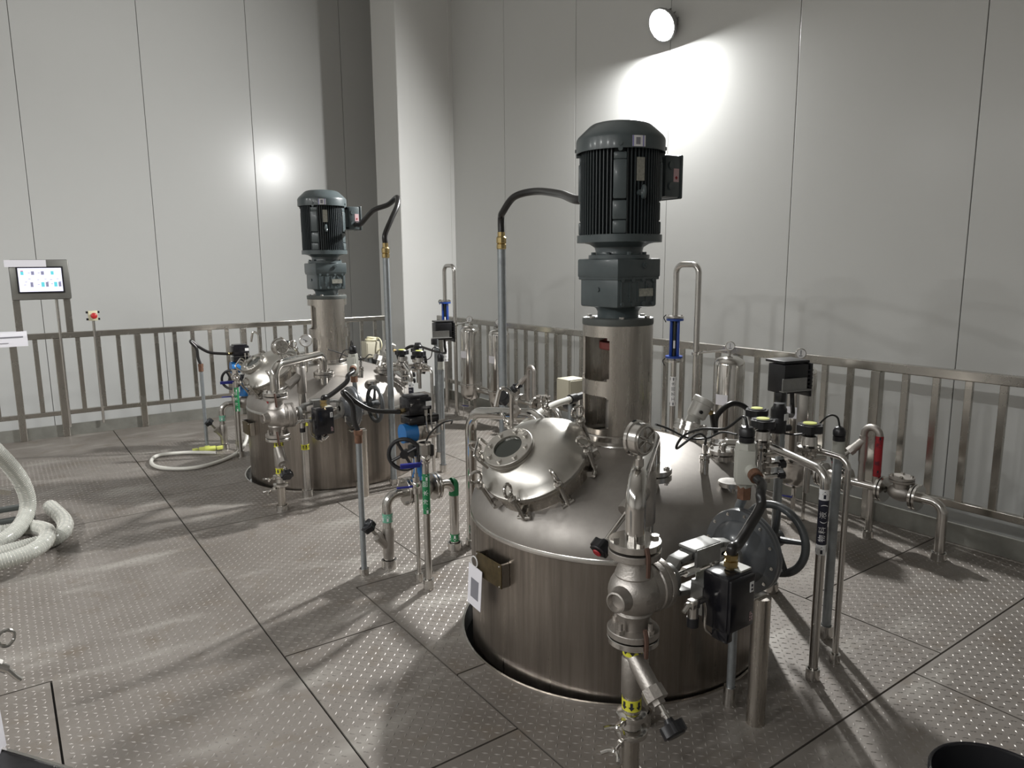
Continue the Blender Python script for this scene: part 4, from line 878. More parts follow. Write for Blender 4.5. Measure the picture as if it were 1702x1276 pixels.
for zz in (1.292, 0.955): 
    d2 = V(-0.4, 0.9, 0).normalized(); bb = b+d2*0.07
    part(RM, 'earth_strap', MB().tube(spline([bb+V(0, 0, zz+0.012), bb+d2*0.018+V(0, 0, zz-0.01), bb+V(0, 0, zz-0.045)], 5), 0.004, 6), 'black')
wr = tape(RM, b, 0.022, 0.60, 0.83, 'white', 'label_wrap')
for ch, z in (('工', 0.655), ('艺', 0.695), ('回', 0.735), ('水', 0.775)): part(wr, 'letter', wrap_text(MB(), ch, 0.032, b, 0.0242, z, CAMAZ(b)+0.15), 'ink')
for z in (0.618, 0.812):
    for i in range(5): part(wr, 'arrow', wrap_arrow(MB(), b, 0.0242, z, CAMAZ(b)+0.1+i*2*PI/5, 0.024), 'ink')

def filter_housing(b, label, gauge):
    b = Vector(b); Fh = thing('filter_housing', label, 'filter', b, group='polished filter housings')
    part(Fh, 'canister', MB().lathe([(0.108, 0.41), (0.108, 0.98), (0.104, 1.0), (0.088, 1.022), (0.05, 1.04), (0.018, 1.046), (0, 1.047)], b, (0, 0, 1), 48), 'polished')
    part(Fh, 'clamp_band', MB().lathe([(0.106, 0.385), (0.120, 0.388), (0.122, 0.40), (0.120, 0.412), (0.106, 0.415)], b, (0, 0, 1), 40), 'steel')
    part(Fh, 'base_bowl', MB().lathe([(0.11, 0.388), (0.11, 0.30), (0.09, 0.25), (0.055, 0.225), (0, 0.22)], b, (0, 0, 1), 40), 'steel')
    for k in range(3):
        t = 0.5+2*PI*k/3; d = V(math.cos(t), math.sin(t), 0)
        part(Fh, 'leg', MB().box(b+d*0.085+V(0, 0, 0.13), (0.006, 0.03, 0.28), rz=t), 'steel')
    part(Fh, 'gauge_stem', MB().cyl(b+V(0, 0, 1.04), b+V(0, 0, 1.085), 0.009, n=10), 'steel')
    gc = b+V(0, 0, 1.112); ax = V(-0.80, -0.6, 0).normalized()
    ga = part(Fh, 'pressure_gauge', MB().lathe([(0, -0.016), (0.030, -0.016), (0.034, -0.012), (0.034, 0.010), (0.030, 0.013), (0.028, 0.009)], gc, ax, 28), 'steel')
    part(ga, 'dial', MB().lathe([(0.029, 0.009), (0, 0.009)], gc, ax, 24), 'white')
    t_ = V(0, 0, 1).cross(ax); part(ga, 'needle', MB().box(gc+ax*0.0105+V(0, 0, 0.006), (0.002, 0.003, 0.028), rz=math.atan2(ax.y, ax.x)).box(gc+ax*0.0102-V(0, 0, 0.015), (0.001, 0.02, 0.004), rz=math.atan2(ax.y, ax.x)), 'ink')
    az_ = CAMAZ(b)-0.45; st_ = MB(); vs = []
    for i in range(9):
        t = az_-0.42+0.84*i/8
        for z in (0.70, 0.775): vs.append(b+V(0.1088*math.cos(t), 0.1088*math.sin(t), z))
    part(Fh, 'paper_label', MB().add(vs, [(2*i, 2*i+2, 2*i+3, 2*i+1) for i in range(8)]), 'paper')
    lv = part(Fh, 'drain_cock', MB().cyl(b+V(-0.04, -0.03, 0.22), b+V(-0.04, -0.03, 0.16), 0.012, n=10), 'steel'); part(lv, 'lever', MB().box(b+V(-0.075, 0.0, 0.165), (0.02, 0.08, 0.008), rz=0.3, bev=0.003), 'handle_blue')
filter_housing((XP, 3.245, 0), 'polished filter canister with top gauge next to the {} flow meter', True)
filter_housing((XP, 2.690, 0), 'polished filter canister with top gauge behind the {} black control box', True)
XQ = 4.27; ZQ = 0.335
CK = thing('check_valve_run', 'low stainless pipe run with flanged check valve by the railing, {} line', 'pipe', V(XQ, 1.775, 0), group='low pipe runs along the railing')
part(CK, 'pipe', MB().tube(fillet([V(XQ, 2.14, ZQ), V(XQ, 3.15, ZQ)], 0.05), 0.026, 20), 'steel')
part(CK, 'elbow_pipe', MB().tube(fillet([V(XQ, 1.92, ZQ), V(XQ, 1.775, ZQ), V(XQ, 1.775, 0)], 0.07, 9), 0.028, 20), 'steel'); sleeve(CK, V(XQ, 1.775, 0), 0.028, 0.045)
for y in (2.105, 2.127, 1.905, 1.927, 2.34, 2.362, 2.50, 2.522): flange(CK, V(XQ, y, ZQ), (0, 1, 0), 0.078, 0.017, 0.02, bolts=(y in (1.905, 2.127)))
bd = part(CK, 'check_valve', MB().sphere((XQ, 2.015, ZQ+0.005), 0.058, 20, (0.9, 1.35, 0.9)).lathe([(0.045, 0.0), (0.045, 0.06), (0.052, 0.062)], V(XQ, 2.015, ZQ+0.01), (0, 0, 1), 28).lathe([(0.03, 0), (0.045, 0.03)], V(XQ, 1.95, ZQ), (0, -1, 0), 20), 'cast')
cv = part(bd, 'cover', MB().lathe([(0.03, 0.07), (0.068, 0.07), (0.070, 0.073), (0.070, 0.085), (0.06, 0.086), (0.06, 0.091), (0.070, 0.092), (0.070, 0.104), (0, 0.106)], V(XQ, 2.015, ZQ), (0, 0, 1), 36), 'cast'); bolt_ring(cv, V(XQ, 2.015, ZQ+0.106), (0, 0, 1), 0.052, 4, r=0.011, h=0.010)
part(CK, 'swing_valve', MB().sphere((XQ, 2.435, ZQ), 0.055, 18, (0.9, 1.2, 0.9)).cyl(V(XQ, 2.435, ZQ+0.03), V(XQ, 2.435, ZQ+0.12), 0.022, n=14), 'cast'); knob(CK, V(XQ, 2.435, ZQ+0.135), (0, 0, 1), 0.05, 0.03, 8)
part(CK, 'support', MB().cyl(V(XQ, 2.19, 0), V(XQ, 2.19, ZQ-0.02), 0.022, n=16), 'steel'); sleeve(CK, V(XQ, 2.19, 0), 0.022, 0.05)
AV = thing('angle_valve_loop', 'small looped pipe with angled black-knob valve and red lettered wrap, {} line', 'valve', V(XQ, 2.25, ZQ), group='angle valve loops')
part(AV, 'loop_pipe', MB().tube(fillet([V(XQ, 2.26, ZQ), V(XQ, 2.26, 0.70), V(XQ, 2.165, 0.70), V(XQ, 2.165, ZQ)], 0.05, 8), 0.0215, 16), 'cast')
vb_ = V(XQ, 2.26, 0.56); vd = V(-0.45, 0.55, -0.70).normalized(); vb0 = vb_+V(0, 0, 0.05)
part(AV, 'valve_branch', MB().cyl(vb0, vb0+vd*0.085, 0.026, n=18).cyl(vb0+vd*0.08, vb0+vd*0.11, 0.031, n=8).cyl(V(XQ, 2.26, 0.48), V(XQ, 2.26, 0.64), 0.026, n=18), 'cast'); part(AV, 'stem', MB().cyl(vb0+vd*0.11, vb0+vd*0.19, 0.011, n=10), 'polished'); kb = knob(AV, vb0+vd*0.19, vd, 0.042, 0.03)
part(kb, 'cap', MB().lathe([(0.02, 0.036), (0.018, 0.04), (0, 0.042)], vb0+vd*0.19, vd, 16), 'red')
wb = V(XQ, 2.165, 0); wr = tape(AV, wb, 0.0215, 0.405, 0.655, 'red', 'label_wrap')
for ch, z in (('蒸', 0.49), ('汽', 0.60)): part(wr, 'letter', wrap_text(MB(), ch, 0.034, wb, 0.0238, z, CAMAZ(wb)), 'ink')
for z in (0.43, 0.635):
    for i in range(4): part(wr, 'arrow', wrap_arrow(MB(), wb, 0.0238, z, CAMAZ(wb)+0.2+i*PI/2, 0.032, up=False), 'ink')
wt = V(3.406, 4.028, 0)
WB = thing('terminal_cabinet', 'small beige cabinet on a post behind the {} tank', 'cabinet', wt, group='small beige cabinets')
part(WB, 'cabinet', MB().box(wt+V(0, 0, 0.775), (0.16, 0.14, 0.18), bev=0.006), 'beige'); part(WB, 'post', MB().cyl(wt, wt+V(0, 0, 0.69), 0.022, n=16), 'galv')
part(WB, 'door', MB().box(wt+V(0, -0.074, 0.775), (0.14, 0.006, 0.16), bev=0.002), 'beige'); part(WB, 'lower_motor', MB().cyl(wt+V(0.06, -0.12, 0.66), wt+V(0.06, 0.1, 0.66), 0.06, n=24), 'black')

# ================================================================== valve group on the left of the tank
YV = 3.567; ZV = 0.425
LG = thing('ball_valve_run', 'arched steel pipe with flanged actuated ball valve beside the {} tank', 'pipe', V(1.675, YV, 0), group='arched pipes with actuated ball valves')
part(LG, 'pipe', MB().tube(fillet([V(1.675, YV, 0), V(1.675, YV, ZV), V(1.80, YV, ZV)], 0.07, 9), 0.028, 20), 'steel'); part(LG, 'pipe', MB().tube(fillet([V(1.97, YV, ZV), V(2.11, YV, ZV), V(2.11, YV, 0)], 0.065, 9), 0.028, 20), 'steel')
sleeve(LG, V(1.675, YV, 0), 0.03, 0.05); sleeve(LG, V(2.11, YV, 0), 0.03, 0.05)
for x in (1.785, 1.806, 1.962, 1.983): flange(LG, V(x, YV, ZV), (1, 0, 0), 0.080, 0.017, 0.02, bolts=(x in (1.785,)))
bolt_ring(LG, V(1.785, YV, ZV), (-1, 0, 0), 0.062, 4, r=0.010, h=0.012)
part(LG, 'valve_body', MB().sphere((1.893, YV, ZV), 0.062, 22, (1.2, 1, 1)).cyl(V(1.893, YV, ZV), V(1.893, YV, 0.56), 0.030, n=16), 'cast')
part(LG, 'seat_housing', MB().lathe([(0.028, 0.05), (0.032, 0.06), (0.034, 0.16), (0.036, 0.21), (0.028, 0.24)], V(1.675, YV, 0), (0, 0, 1), 20), 'cast')
kd = V(-0.62, -0.1, 0.78).normalized(); kb0 = V(1.675, YV, 0.12)
part(LG, 'side_branch', MB().cyl(kb0, kb0+kd*0.095, 0.025, n=16).cyl(kb0+kd*0.09, kb0+kd*0.115, 0.030, n=8), 'cast'); part(LG, 'side_stem', MB().cyl(kb0+kd*0.11, kb0+kd*0.19, 0.010, n=10), 'polished'); knob(LG, kb0+kd*0.19, kd, 0.042, 0.032)
for bb, z0, z1, up in ((V(1.675, YV, 0), 0.275, 0.325, True), (V(2.11, YV, 0), 0.06, 0.105, False)):
    tp = tape(LG, bb, 0.028, z0, z1, 'green_pale' if up else 'green_tape', 'arrow_tape'); am = MB()
    for i in range(6): wrap_arrow(am, bb, 0.0302, (z0+z1)/2, CAMAZ(bb)+i*PI/3, 0.034, up)
    part(tp, 'arrow_print', am, 'white')
tp = part(LG, 'arrow_tape', MB().tube(fillet([V(2.075, YV, ZV-0.001), V(2.11, YV, ZV-0.001), V(2.11, YV, ZV-0.08)], 0.055, 7)[1:], 0.0295, 20, cap=False), 'green_tape')
gb = V(1.893, YV-0.01, 0.655)
part(LG, 'gear_box', MB().box(gb, (0.13, 0.09, 0.075), bev=0.012).cyl(gb+V(-0.03, -0.04, 0), gb+V(-0.03, -0.065, 0), 0.028, n=16), 'black')
part(LG, 'blue_neck', MB().lathe([(0.05, 0.49), (0.052, 0.50), (0.042, 0.53), (0.040, 0.60), (0.05, 0.62)], V(1.893, YV, 0), (0, 0, 1), 24), 'blue_bright')
hc = V(1.765, YV-0.055, 0.662); ha = V(-0.55, -0.83, 0).normalized(); hw = part(LG, 'handwheel', MB().torus(hc, ha, 0.086, 0.0115, 40, 10).cyl(hc-ha*0.02, hc+ha*0.012, 0.024, n=18).cyl(hc-ha*0.09, hc, 0.010, n=10), 'black')
_, hu, hv = basis(ha)
for i in range(4): t = 0.5+i*PI/2; d = hu*math.cos(t)+hv*math.sin(t); part(hw, 'spoke', MB().tube([hc+d*0.015, hc+d*0.082], 0.009, 8), 'black')
ac = V(1.893, YV, 0.765)
part(LG, 'actuator', MB().box(ac+V(0.03, 0, 0), (0.12, 0.085, 0.085), bev=0.008), 'steel'); part(LG, 'actuator_cap', MB().cyl(ac+V(-0.11, 0, 0), ac+V(-0.03, 0, 0), 0.055, n=24), 'blue_bright')
part(LG, 'mount_plate', MB().box(ac+V(0.005, 0, 0.075), (0.19, 0.11, 0.045), bev=0.006), 'black_gloss')
lb_ = ac+V(-0.02, 0.0, 0.155); lx = part(LG, 'limit_box', MB().box(lb_, (0.15, 0.12, 0.10), bev=0.014).box(lb_+V(0, 0, 0.052), (0.12, 0.10, 0.016), bev=0.005), 'black_gloss')
part(lx, 'position_window', MB().box(lb_+V(0.05, -0.061, 0.012), (0.034, 0.006, 0.026)), 'white')
part(lx, 'brass_gland', MB().cyl(lb_+V(-0.075, -0.01, -0.02), lb_+V(-0.115, -0.03, -0.02), 0.014, n=6), 'brass')
for dx in (0.03, 0.06):
    part(LG, 'air_fitting', MB().cyl(lb_+V(dx, -0.065, -0.02), lb_+V(dx, -0.065, -0.055), 0.010, n=8), 'steel')
    part(LG, 'air_tube', MB().tube(spline([lb_+V(dx, -0.065, -0.05), lb_+V(dx+0.005, -0.066, -0.12), lb_+V(dx+0.02, -0.068, -0.165), lb_+V(dx+0.06, -0.06, -0.17)], 6), 0.0045, 8), 'steel')
part(LG, 'needle_valve', MB().cyl(ac+V(0.09, -0.05, 0.05), ac+V(0.16, -0.05, 0.05), 0.013, n=8).cyl(ac+V(0.12, -0.05, 0.0), ac+V(0.12, -0.05, 0.05), 0.010, n=8), 'steel')
part(LG, 'air_hose', MB().tube(spline([ac+V(0.0, -0.07, -0.05), ac+V(0.02, -0.10, 0.01), ac+V(0.09, -0.11, 0.055), ac+V(0.16, -0.09, 0.055), ac+V(0.175, -0.06, 0.03)], 7), 0.005, 8), 'cable')
b = V(1.52, 3.562, 0)
C6 = thing('hose_conduit', 'galvanised floor conduit with rusty collar feeding the {} ball valve', 'conduit', b, group='conduits feeding the ball valves')
part(C6, 'conduit', MB().cyl(b, b+V(0, 0, 0.77), 0.0155, n=16), 'galv'); sleeve(C6, b, 0.0155, 0.04, 0.026); part(C6, 'rusty_collar', MB().cyl(b+V(0, 0, 0.755), b+V(0, 0, 0.80), 0.021, n=14).cyl(b+V(0, 0, 0.80), b+V(0, 0, 0.825), 0.024, n=6), 'rust')
e = lb_+V(-0.115, -0.03, -0.02)
solo('flexible_hose', MB().tube(spline([b+V(0, 0, 0.82), b+V(-0.015, 0.01, 0.88), PY(585, 672, 3.58), PY(571, 655, 3.59), PY(573, 652, 3.60), PY(592, 668, 3.59), PY(620, 682, 3.56), e], 7), 0.0135, 12), 'rubber', 'black flexible hose looping from conduit to the {} ball valve switch box', 'hose', b+V(0, 0, 0.82), 'black hoses at the ball valves', module=True)
b = V(1.724, 3.195, 0)
GP = thing('green_label_pipe', 'upright steel pipe with green lettered wrap and blue valve lever, {} line', 'pipe', b, group='green labelled pipes')
part(GP, 'pipe', MB().cyl(b, b+V(0, 0, 0.70), 0.0185, n=18), 'steel'); sleeve(GP, b, 0.0185, 0.055, 0.029)
part(GP, 'ball_valve', MB().cyl(b+V(0, 0, 0.69), b+V(0, 0, 0.73), 0.024, n=8).cyl(b+V(0, 0, 0.735), b+V(0, 0, 0.79), 0.028, n=6).cyl(b+V(0, 0, 0.79), b+V(0, 0, 0.80), 0.032, n=20).sphere(b+V(0, 0, 0.715), 0.028, 14), 'polished')
lv = part(GP, 'lever', MB().box(b+V(-0.065, 0.02, 0.69), (0.125, 0.020, 0.012), rz=2.85, bev=0.004).box(b+V(-0.075, 0.022, 0.683), (0.105, 0.008, 0.026), rz=2.85, bev=0.003), 'handle_blue')
wr = tape(GP, b, 0.0185, 0.42, 0.635, 'green_tape', 'label_wrap')
for ch, z in (('冷', 0.487), ('水', 0.535), ('回', 0.582)): part(wr, 'letter', wrap_text(MB(), ch, 0.031, b, 0.0205, z, CAMAZ(b)-0.1), 'white')
for z in (0.44, 0.617):
    for i in range(4): part(wr, 'arrow', wrap_arrow(MB(), b, 0.0205, z, CAMAZ(b)+0.2+i*PI/2, 0.034), 'white')
b = V(1.729, 3.311, 0)
SPp = thing('slim_valve_pipe', 'slim upright pipe topped by small ball valve with blue lever, {} line', 'pipe', b, group='slim pipes with blue levers')
part(SPp, 'pipe', MB().cyl(b, b+V(0, 0, 0.50), 0.0115, n=14), 'steel'); sleeve(SPp, b, 0.0115, 0.045, 0.022)
part(SPp, 'ball_valve', MB().cyl(b+V(0, 0, 0.495), b+V(0, 0, 0.585), 0.019, n=8).sphere(b+V(0, 0, 0.545), 0.025, 14).cyl(b+V(0, 0, 0.585), b+V(0, 0, 0.605), 0.012, n=8).cyl(b+V(0, 0, 0.60), b+V(0, 0, 0.70), 0.007, n=8), 'polished')
part(SPp, 'lever', MB().box(b+V(-0.06, 0.02, 0.535), (0.085, 0.016, 0.010), rz=2.85, bev=0.004).box(b+V(-0.022, 0.008, 0.535), (0.05, 0.01, 0.004), rz=2.85), 'handle_blue')
# pipe arching into the back of the dome
b = V(2.239, 3.569, 0)
AP = thing('return_pipe', 'polished pipe arching from the floor onto the back of the {} dome', 'pipe', b, group='arching return pipes')
part(AP, 'pipe', MB().tube(fillet([b, b+V(0, 0, 0.83), V(2.30, 3.02, 0.90), V(2.315, 2.88, 0.80)], 0.12, 10), 0.034, 22), 'polished'); sleeve(AP, b, 0.03, 0.04)
part(AP, 'flange', MB().lathe([(0.03, 0), (0.07, 0), (0.07, 0.018), (0.03, 0.018)], V(2.317, 2.865, 0.79), V(-0.02, 0.14, 0.1), 32), 'steel')

sa, se = PY(872, 702, 3.16), PY(840, 664, 3.12); sd = (se-sa).normalized(); sl_ = (se-sa).length
part(AP, 'side_valve', MB().cyl(sa, sa+sd*sl_*0.45, 0.028, n=18).cyl(sa+sd*sl_*0.42, sa+sd*sl_*0.58, 0.033, n=8), 'cast'); part(AP, 'side_stem', MB().cyl(sa+sd*sl_*0.55, se, 0.009, n=10), 'polished'); knob(AP, se, sd, 0.042, 0.03)
part(AP, 'side_branch', MB().cyl(sa, V(2.285, 3.15, 0.885), 0.024, n=16), 'steel')

# ================================================================== second line: a copy of every thing of the first, 3.4 m further on
def copy_tree(o, parent=None):
    c = o.copy(); COL.objects.link(c); c.parent = parent
    for ch in o.children:
        if ch.name not in SKIP: copy_tree(ch, c)
    return c
SKIP = {ch.name for ch in AV.children if ch.name.startswith('label_wrap')}      # the far loop carries no red wrap
for o, label in MODULE:
    c = copy_tree(o); c.location = o.location+DUP; c['label'] = label.format('far')
    if o is AV: c['label'] = 'small bare looped pipe with angled black-knob valve behind the near tank'

gc = PY(508, 566, 5.55); gb = V(gc.x, gc.y, 0.80)
G2 = thing('pressure_gauge', 'small round gauge facing the room on a thin stem at the far dome', 'gauge', gb, 'small dome gauges', module=False); ax = V(-0.15, -0.95, 0.1).normalized()
part(G2, 'stem', MB().cyl(gb, gc, 0.010, n=10), 'steel'); part(G2, 'case', MB().lathe([(0, -0.03), (0.045, -0.03), (0.048, -0.02), (0.050, 0.01), (0.044, 0.014), (0.042, 0.008)], gc, ax, 32), 'steel'); part(G2, 'dial', MB().lathe([(0.043, 0.008), (0, 0.008)], gc, ax, 28), 'white'); part(G2, 'needle', MB().box(gc+ax*0.010, (0.05, 0.002, 0.004), M=Matrix.Rotation(0.5, 3, 'Y')), 'ink')

# ================================================================== motor conduits and hoses (one for each motor)
b = V(2.602, 3.752, 0)
MC = thing('motor_conduit', 'tall galvanised conduit with brass gland standing behind the tilted manhole', 'conduit', b, 'tall motor conduits', module=False)
part(MC, 'conduit', MB().cyl(b, b+V(0, 0, 1.80), 0.026, n=20), 'galv'); part(MC, 'brass_gland', MB().lathe([(0.026, 1.79), (0.031, 1.795), (0.031, 1.82), (0.026, 1.823), (0.032, 1.83), (0.032, 1.86), (0.024, 1.87), (0.024, 1.895)], b, (0, 0, 1), 10), 'brass'); sleeve(MC, b, 0.026)
tb1 = T1+V(-0.02, 0.20, 2.02)
solo('motor_hose', MB().tube(spline([b+V(0, 0, 1.88), b+V(0.0, 0, 1.98), PY(836, 352, 3.70), PY(855, 327, 3.60), PY(890, 318, 3.40), PY(930, 322, 3.0), PY(966, 332, 2.62), T1+V(0.12, 0.17, 2.05), T1+V(0.24, 0.07, 2.08)], 8), 0.021, 14), 'rubber', 'thick black hose arching from tall conduit to the near gear motor', 'hose', b+V(0, 0, 1.88), 'motor hoses')
b = V(2.404, 4.978, 0)
MC = thing('motor_conduit', 'tall galvanised conduit with brass gland standing in front of the far tank', 'conduit', b, 'tall motor conduits', module=False)
part(MC, 'conduit', MB().cyl(b, b+V(0, 0, 1.76), 0.024, n=20), 'galv'); part(MC, 'brass_gland', MB().lathe([(0.024, 1.75), (0.029, 1.755), (0.029, 1.78), (0.024, 1.783), (0.030, 1.79), (0.030, 1.82), (0.022, 1.83), (0.022, 1.86)], b, (0, 0, 1), 10), 'brass'); sleeve(MC, b, 0.024)
solo('motor_hose', MB().tube(spline([T2+V(0.24, -0.10, 2.03), T2+V(0.24, -0.20, 2.03), PY(620, 350, 5.45), PY(645, 340, 5.30), PY(660, 328, 5.15), PY(660, 342, 5.05), PY(650, 365, 5.0), b+V(0, 0, 1.92), b+V(0, 0, 1.85)], 8), 0.020, 14), 'rubber', 'thick black hose from far gear motor bent down to its conduit', 'hose', b+V(0, 0, 1.85), 'motor hoses')

# ================================================================== control screen on the rear railing
yh = 8.43; c = V(0.385, yh, 1.585)
HM = thing('control_screen', 'touch screen in a grey steel bezel on two flat posts above the rear railing', 'control panel', V(0.385, YR, 1.06), module=False)
part(HM, 'case', MB().box(c+V(0, 0.01, 0), (0.49, 0.07, 0.385), bev=0.016), 'black'); part(HM, 'bezel', MB().box(c+V(0.0, -0.024, 0.0), (0.484, 0.012, 0.378), bev=0.005), 'box_metal')
part(HM, 'screen_rim', MB().box(c+V(0.0, -0.037, 0.0), (0.385, 0.006, 0.255)), 'black')
sc = part(HM, 'screen', MB().box(c+V(0, -0.0405, 0.0), (0.355, 0.004, 0.225)), 'screen')
def icon(x, z, w, h, m): part(sc, 'icon', MB().box(c+V(x, -0.0432, z), (w, 0.001, h)), m)
for x in (-0.145, -0.06, 0.02, 0.10): icon(x, 0.065, 0.024, 0.034, 'screen_cyan' if x in (-0.145, 0.10) else 'screen_grey')
icon(-0.145, 0.085, 0.02, 0.010, 'screen_red')
for x, m in ((-0.075, 'screen_grey'), (0.015, 'screen_cyan'), (0.05, 'screen_grey'), (0.12, 'screen_cyan'), (0.155, 'screen_grey')): icon(x, -0.045, 0.022 if m == 'screen_grey' else 0.026, 0.045, m)
for x, z in ((-0.09, 0.065), (-0.01, 0.065), (-0.12, -0.02), (-0.09, 0.01), (-0.02, -0.045), (-0.02, 0.0), (0.04, 0.005), (0.09, -0.04), (0.085, 0.0), (0.14, 0.008), (-0.13, -0.045), (0.06, -0.02), (0.16, -0.018)): icon(x, z, 0.018, 0.004, 'screen_grey')
for x in (0.17, 0.59): part(HM, 'post', MB().box(V(x, YR, 1.25), (0.06, 0.035, 0.38), bev=0.003), 'rail', angle=0.3)
part(HM, 'cable_conduit', MB().cyl(V(0.50, YR-0.045, 0.1), V(0.50, YR-0.045, 1.42), 0.014, n=14), 'steel')
solo('paper_sheet', MB().box(V(0.275, yh-0.045, 1.742), (0.335, 0.012, 0.065), M=Matrix.Rotation(0.15, 3, 'X')), 'paper', 'folded white paper laid over the top edge of the control screen', 'paper', V(0.275, yh-0.045, 1.742))
pp = []
for i in range(13): t = PI*i/12; pp.append((-0.045*math.cos(t), 0.02*math.sin(t)))
mb = MB(); n = len(pp)
prof = [(-0.05, -0.12), (-0.047, -0.03), (-0.04, 0.005), (-0.02, 0.022), (0.0, 0.026), (0.02, 0.02), (0.036, 0.0), (0.042, -0.04)]
vs = [(x, YR-0.0+y, 1.068+z) for x in (-0.16, 0.225) for y, z in prof]; vs2 = [(x, y*1.0-0.002 if k < 3 else y, z+0.003) for k, (x, y, z) in enumerate(vs)]
n = len(prof); mb.add(vs, [(i, i+1, n+i+1, n+i) for i in range(n-1)])
PPr = thing('printed_paper', 'printed paper sheets folded over the rear handrail beside the screen post', 'paper', V(0.03, YR, 1.07), module=False)
part(PPr, 'sheet', mb, 'paper', angle=2.0); part(PPr, 'print', MB().box(V(0.06, YR-0.051, 1.04), (0.26, 0.002, 0.012)).box(V(0.02, YR-0.054, 0.985), (0.10, 0.002, 0.005)), 'ink_grey')
b = V(0.80, YR-0.03, 0)
ES = thing('emergency_stop', 'red mushroom emergency stop button in a pale box on a thin post', 'button', b, module=False)
part(ES, 'post', MB().cyl(b+V(0, 0, 0.1), b+V(0, 0, 1.165), 0.014, n=14), 'steel'); part(ES, 'box', MB().box(b+V(0, 0, 1.215), (0.085, 0.06, 0.10), bev=0.006), 'cream'); part(ES, 'button', MB().lathe([(0.015, 0.028), (0.015, 0.045), (0.03, 0.047), (0.030, 0.06), (0.02, 0.068), (0, 0.07)], b+V(0.005, 0, 1.215), (0, -1, 0), 24), 'red_button')
for sx in (-1, 1): part(ES, 'lug', MB().box(b+V(0.05*sx, 0, 1.25), (0.02, 0.05, 0.02)).box(b+V(0.05*sx, 0, 1.18), (0.02, 0.05, 0.02)), 'black')

# ================================================================== hoses on the floor
def ribbed_hose(name, pts, r, label, material='hose', k=14, rib=True):
    P = spline(pts, k); L = [0]
    for a, b_ in zip(P[:-1], P[1:]): L.append(L[-1]+(b_-a).length)
    t = thing(name, label, 'hose', P[0], 'clear reinforced hoses', module=False)
    part(t, 'wall', MB().tube(P, r, 20), material)
    if rib:
        m = MB(); n = int(L[-1]/0.014); tot = L[-1]; pts2 = []
        N = n*10
        j = 0
        for i in range(N+1):
            s = tot*i/N
            while j < len(L)-2 and L[j+1] < s: j += 1
            f = (s-L[j])/max(1e-6, L[j+1]-L[j]); p = P[j].lerp(P[j+1], f); d = (P[j+1]-P[j]).normalized()
            _, u, v = basis(d); an = 2*PI*i/10; pts2.append(p+(u*math.cos(an)+v*math.sin(an))*(r*1.0))
        part(t, 'wire_helix', MB().tube(pts2, 0.0024, 4), 'white_hose')
    return t
ribbed_hose('reinforced_hose', [V(-0.42, 4.9, 1.15), V(-0.22, 5.1, 0.85), V(0.0, 5.40, 0.42), V(0.035, 5.45, 0.16), V(-0.10, 5.2, 0.07), V(-0.45, 5.0, 0.05), V(-0.8, 4.95, 0.05)], 0.047, 'clear ribbed hose hanging down to the floor at the image edge')
ribbed_hose('reinforced_hose', [G(85, 848, 0.05)+V(0.0, 0.1, 0), G(108, 868, 0.05), G(96, 892, 0.05), G(45, 908, 0.05), G(0, 920, 0.05), G(-60, 935, 0.05)], 0.046, 'clear ribbed hose lying on the floor with its open end bent up')
ribbed_hose('reinforced_hose', [G(-60, 880, 0.05), G(0, 884, 0.05), G(45, 876, 0.05), G(78, 882, 0.09), G(70, 905, 0.12), G(30, 925, 0.12), G(-60, 950, 0.10)], 0.044, 'clear ribbed hose coiled on the floor under the bent one')
HT = thing('hose_trolley', 'dark steel bracket ends behind the hanging clear hose', 'bracket', V(-0.1, 5.5, 0), module=False)
for z in (0.06, 0.14): part(HT, 'bar', MB().box(V(-0.15, 5.62, z), (0.45, 0.05, 0.03), bev=0.003), 'stand_flange')
part(HT, 'upright', MB().box(V(-0.2, 5.62, 0.10), (0.04, 0.05, 0.2)), 'stand_flange')
part(HT, 'arm', MB().box(V(-0.3, 5.55, 0.36), (0.55, 0.04, 0.03), M=Matrix.Rotation(0.35, 3, 'Y')), 'brushed')
P = [G(412, 700, 0.25), G(408, 735, 0.08), G(385, 758, 0.02), G(330, 776, 0.02), G(275, 778, 0.02), G(252, 770, 0.02), G(262, 757, 0.02), G(310, 752, 0.02), G(360, 752, 0.02)]
solo('thin_hose', MB().tube(spline(P, 10), 0.016, 12), 'white_hose', 'pale hose looped on the floor beside the far tank', 'hose', P[3])
yc = G(345, 746, 0.03)
YC = thing('hose_coupling', 'bright yellow quick coupling lying on the floor by the far conduit', 'coupling', yc, module=False)
part(YC, 'body', MB().cyl(yc+V(-0.07, 0.02, 0), yc+V(0.07, -0.01, 0), 0.024, n=12).cyl(yc+V(-0.02, 0.01, 0), yc+V(0.02, 0.0, 0), 0.032, n=12), 'yellow_cap'); part(YC, 'lug', MB().box(yc+V(0.10, -0.015, 0), (0.05, 0.04, 0.03), bev=0.004).box(yc+V(-0.10, 0.025, 0), (0.05, 0.04, 0.03), bev=0.004), 'yellow_cap')
P = [V(2.06, 2.93, 0.80), V(2.15, 2.98, 0.835), V(2.36, 3.1, 0.87), V(2.60, 3.25, 0.875), V(2.85, 3.38, 0.865)]
WH = thing('white_hose', 'opaque white hose rising behind the near manhole to a dark coupling', 'hose', P[0], module=False)
part(WH, 'hose', MB().tube(spline(P, 8), 0.020, 14), 'white_hose'); part(WH, 'coupling', MB().cyl(P[-1], P[-1]+V(0.06, 0.02, 0), 0.03, n=12).cyl(P[-1]+V(0.06, 0.02, 0), P[-1]+V(0.16, 0.06, 0), 0.024, n=8), 'black'); part(WH, 'clamp_ring', MB().cyl(P[-1]-V(0.05, 0.02, 0), P[-1]-V(0.03, 0.012, 0), 0.024, n=14), 'steel')
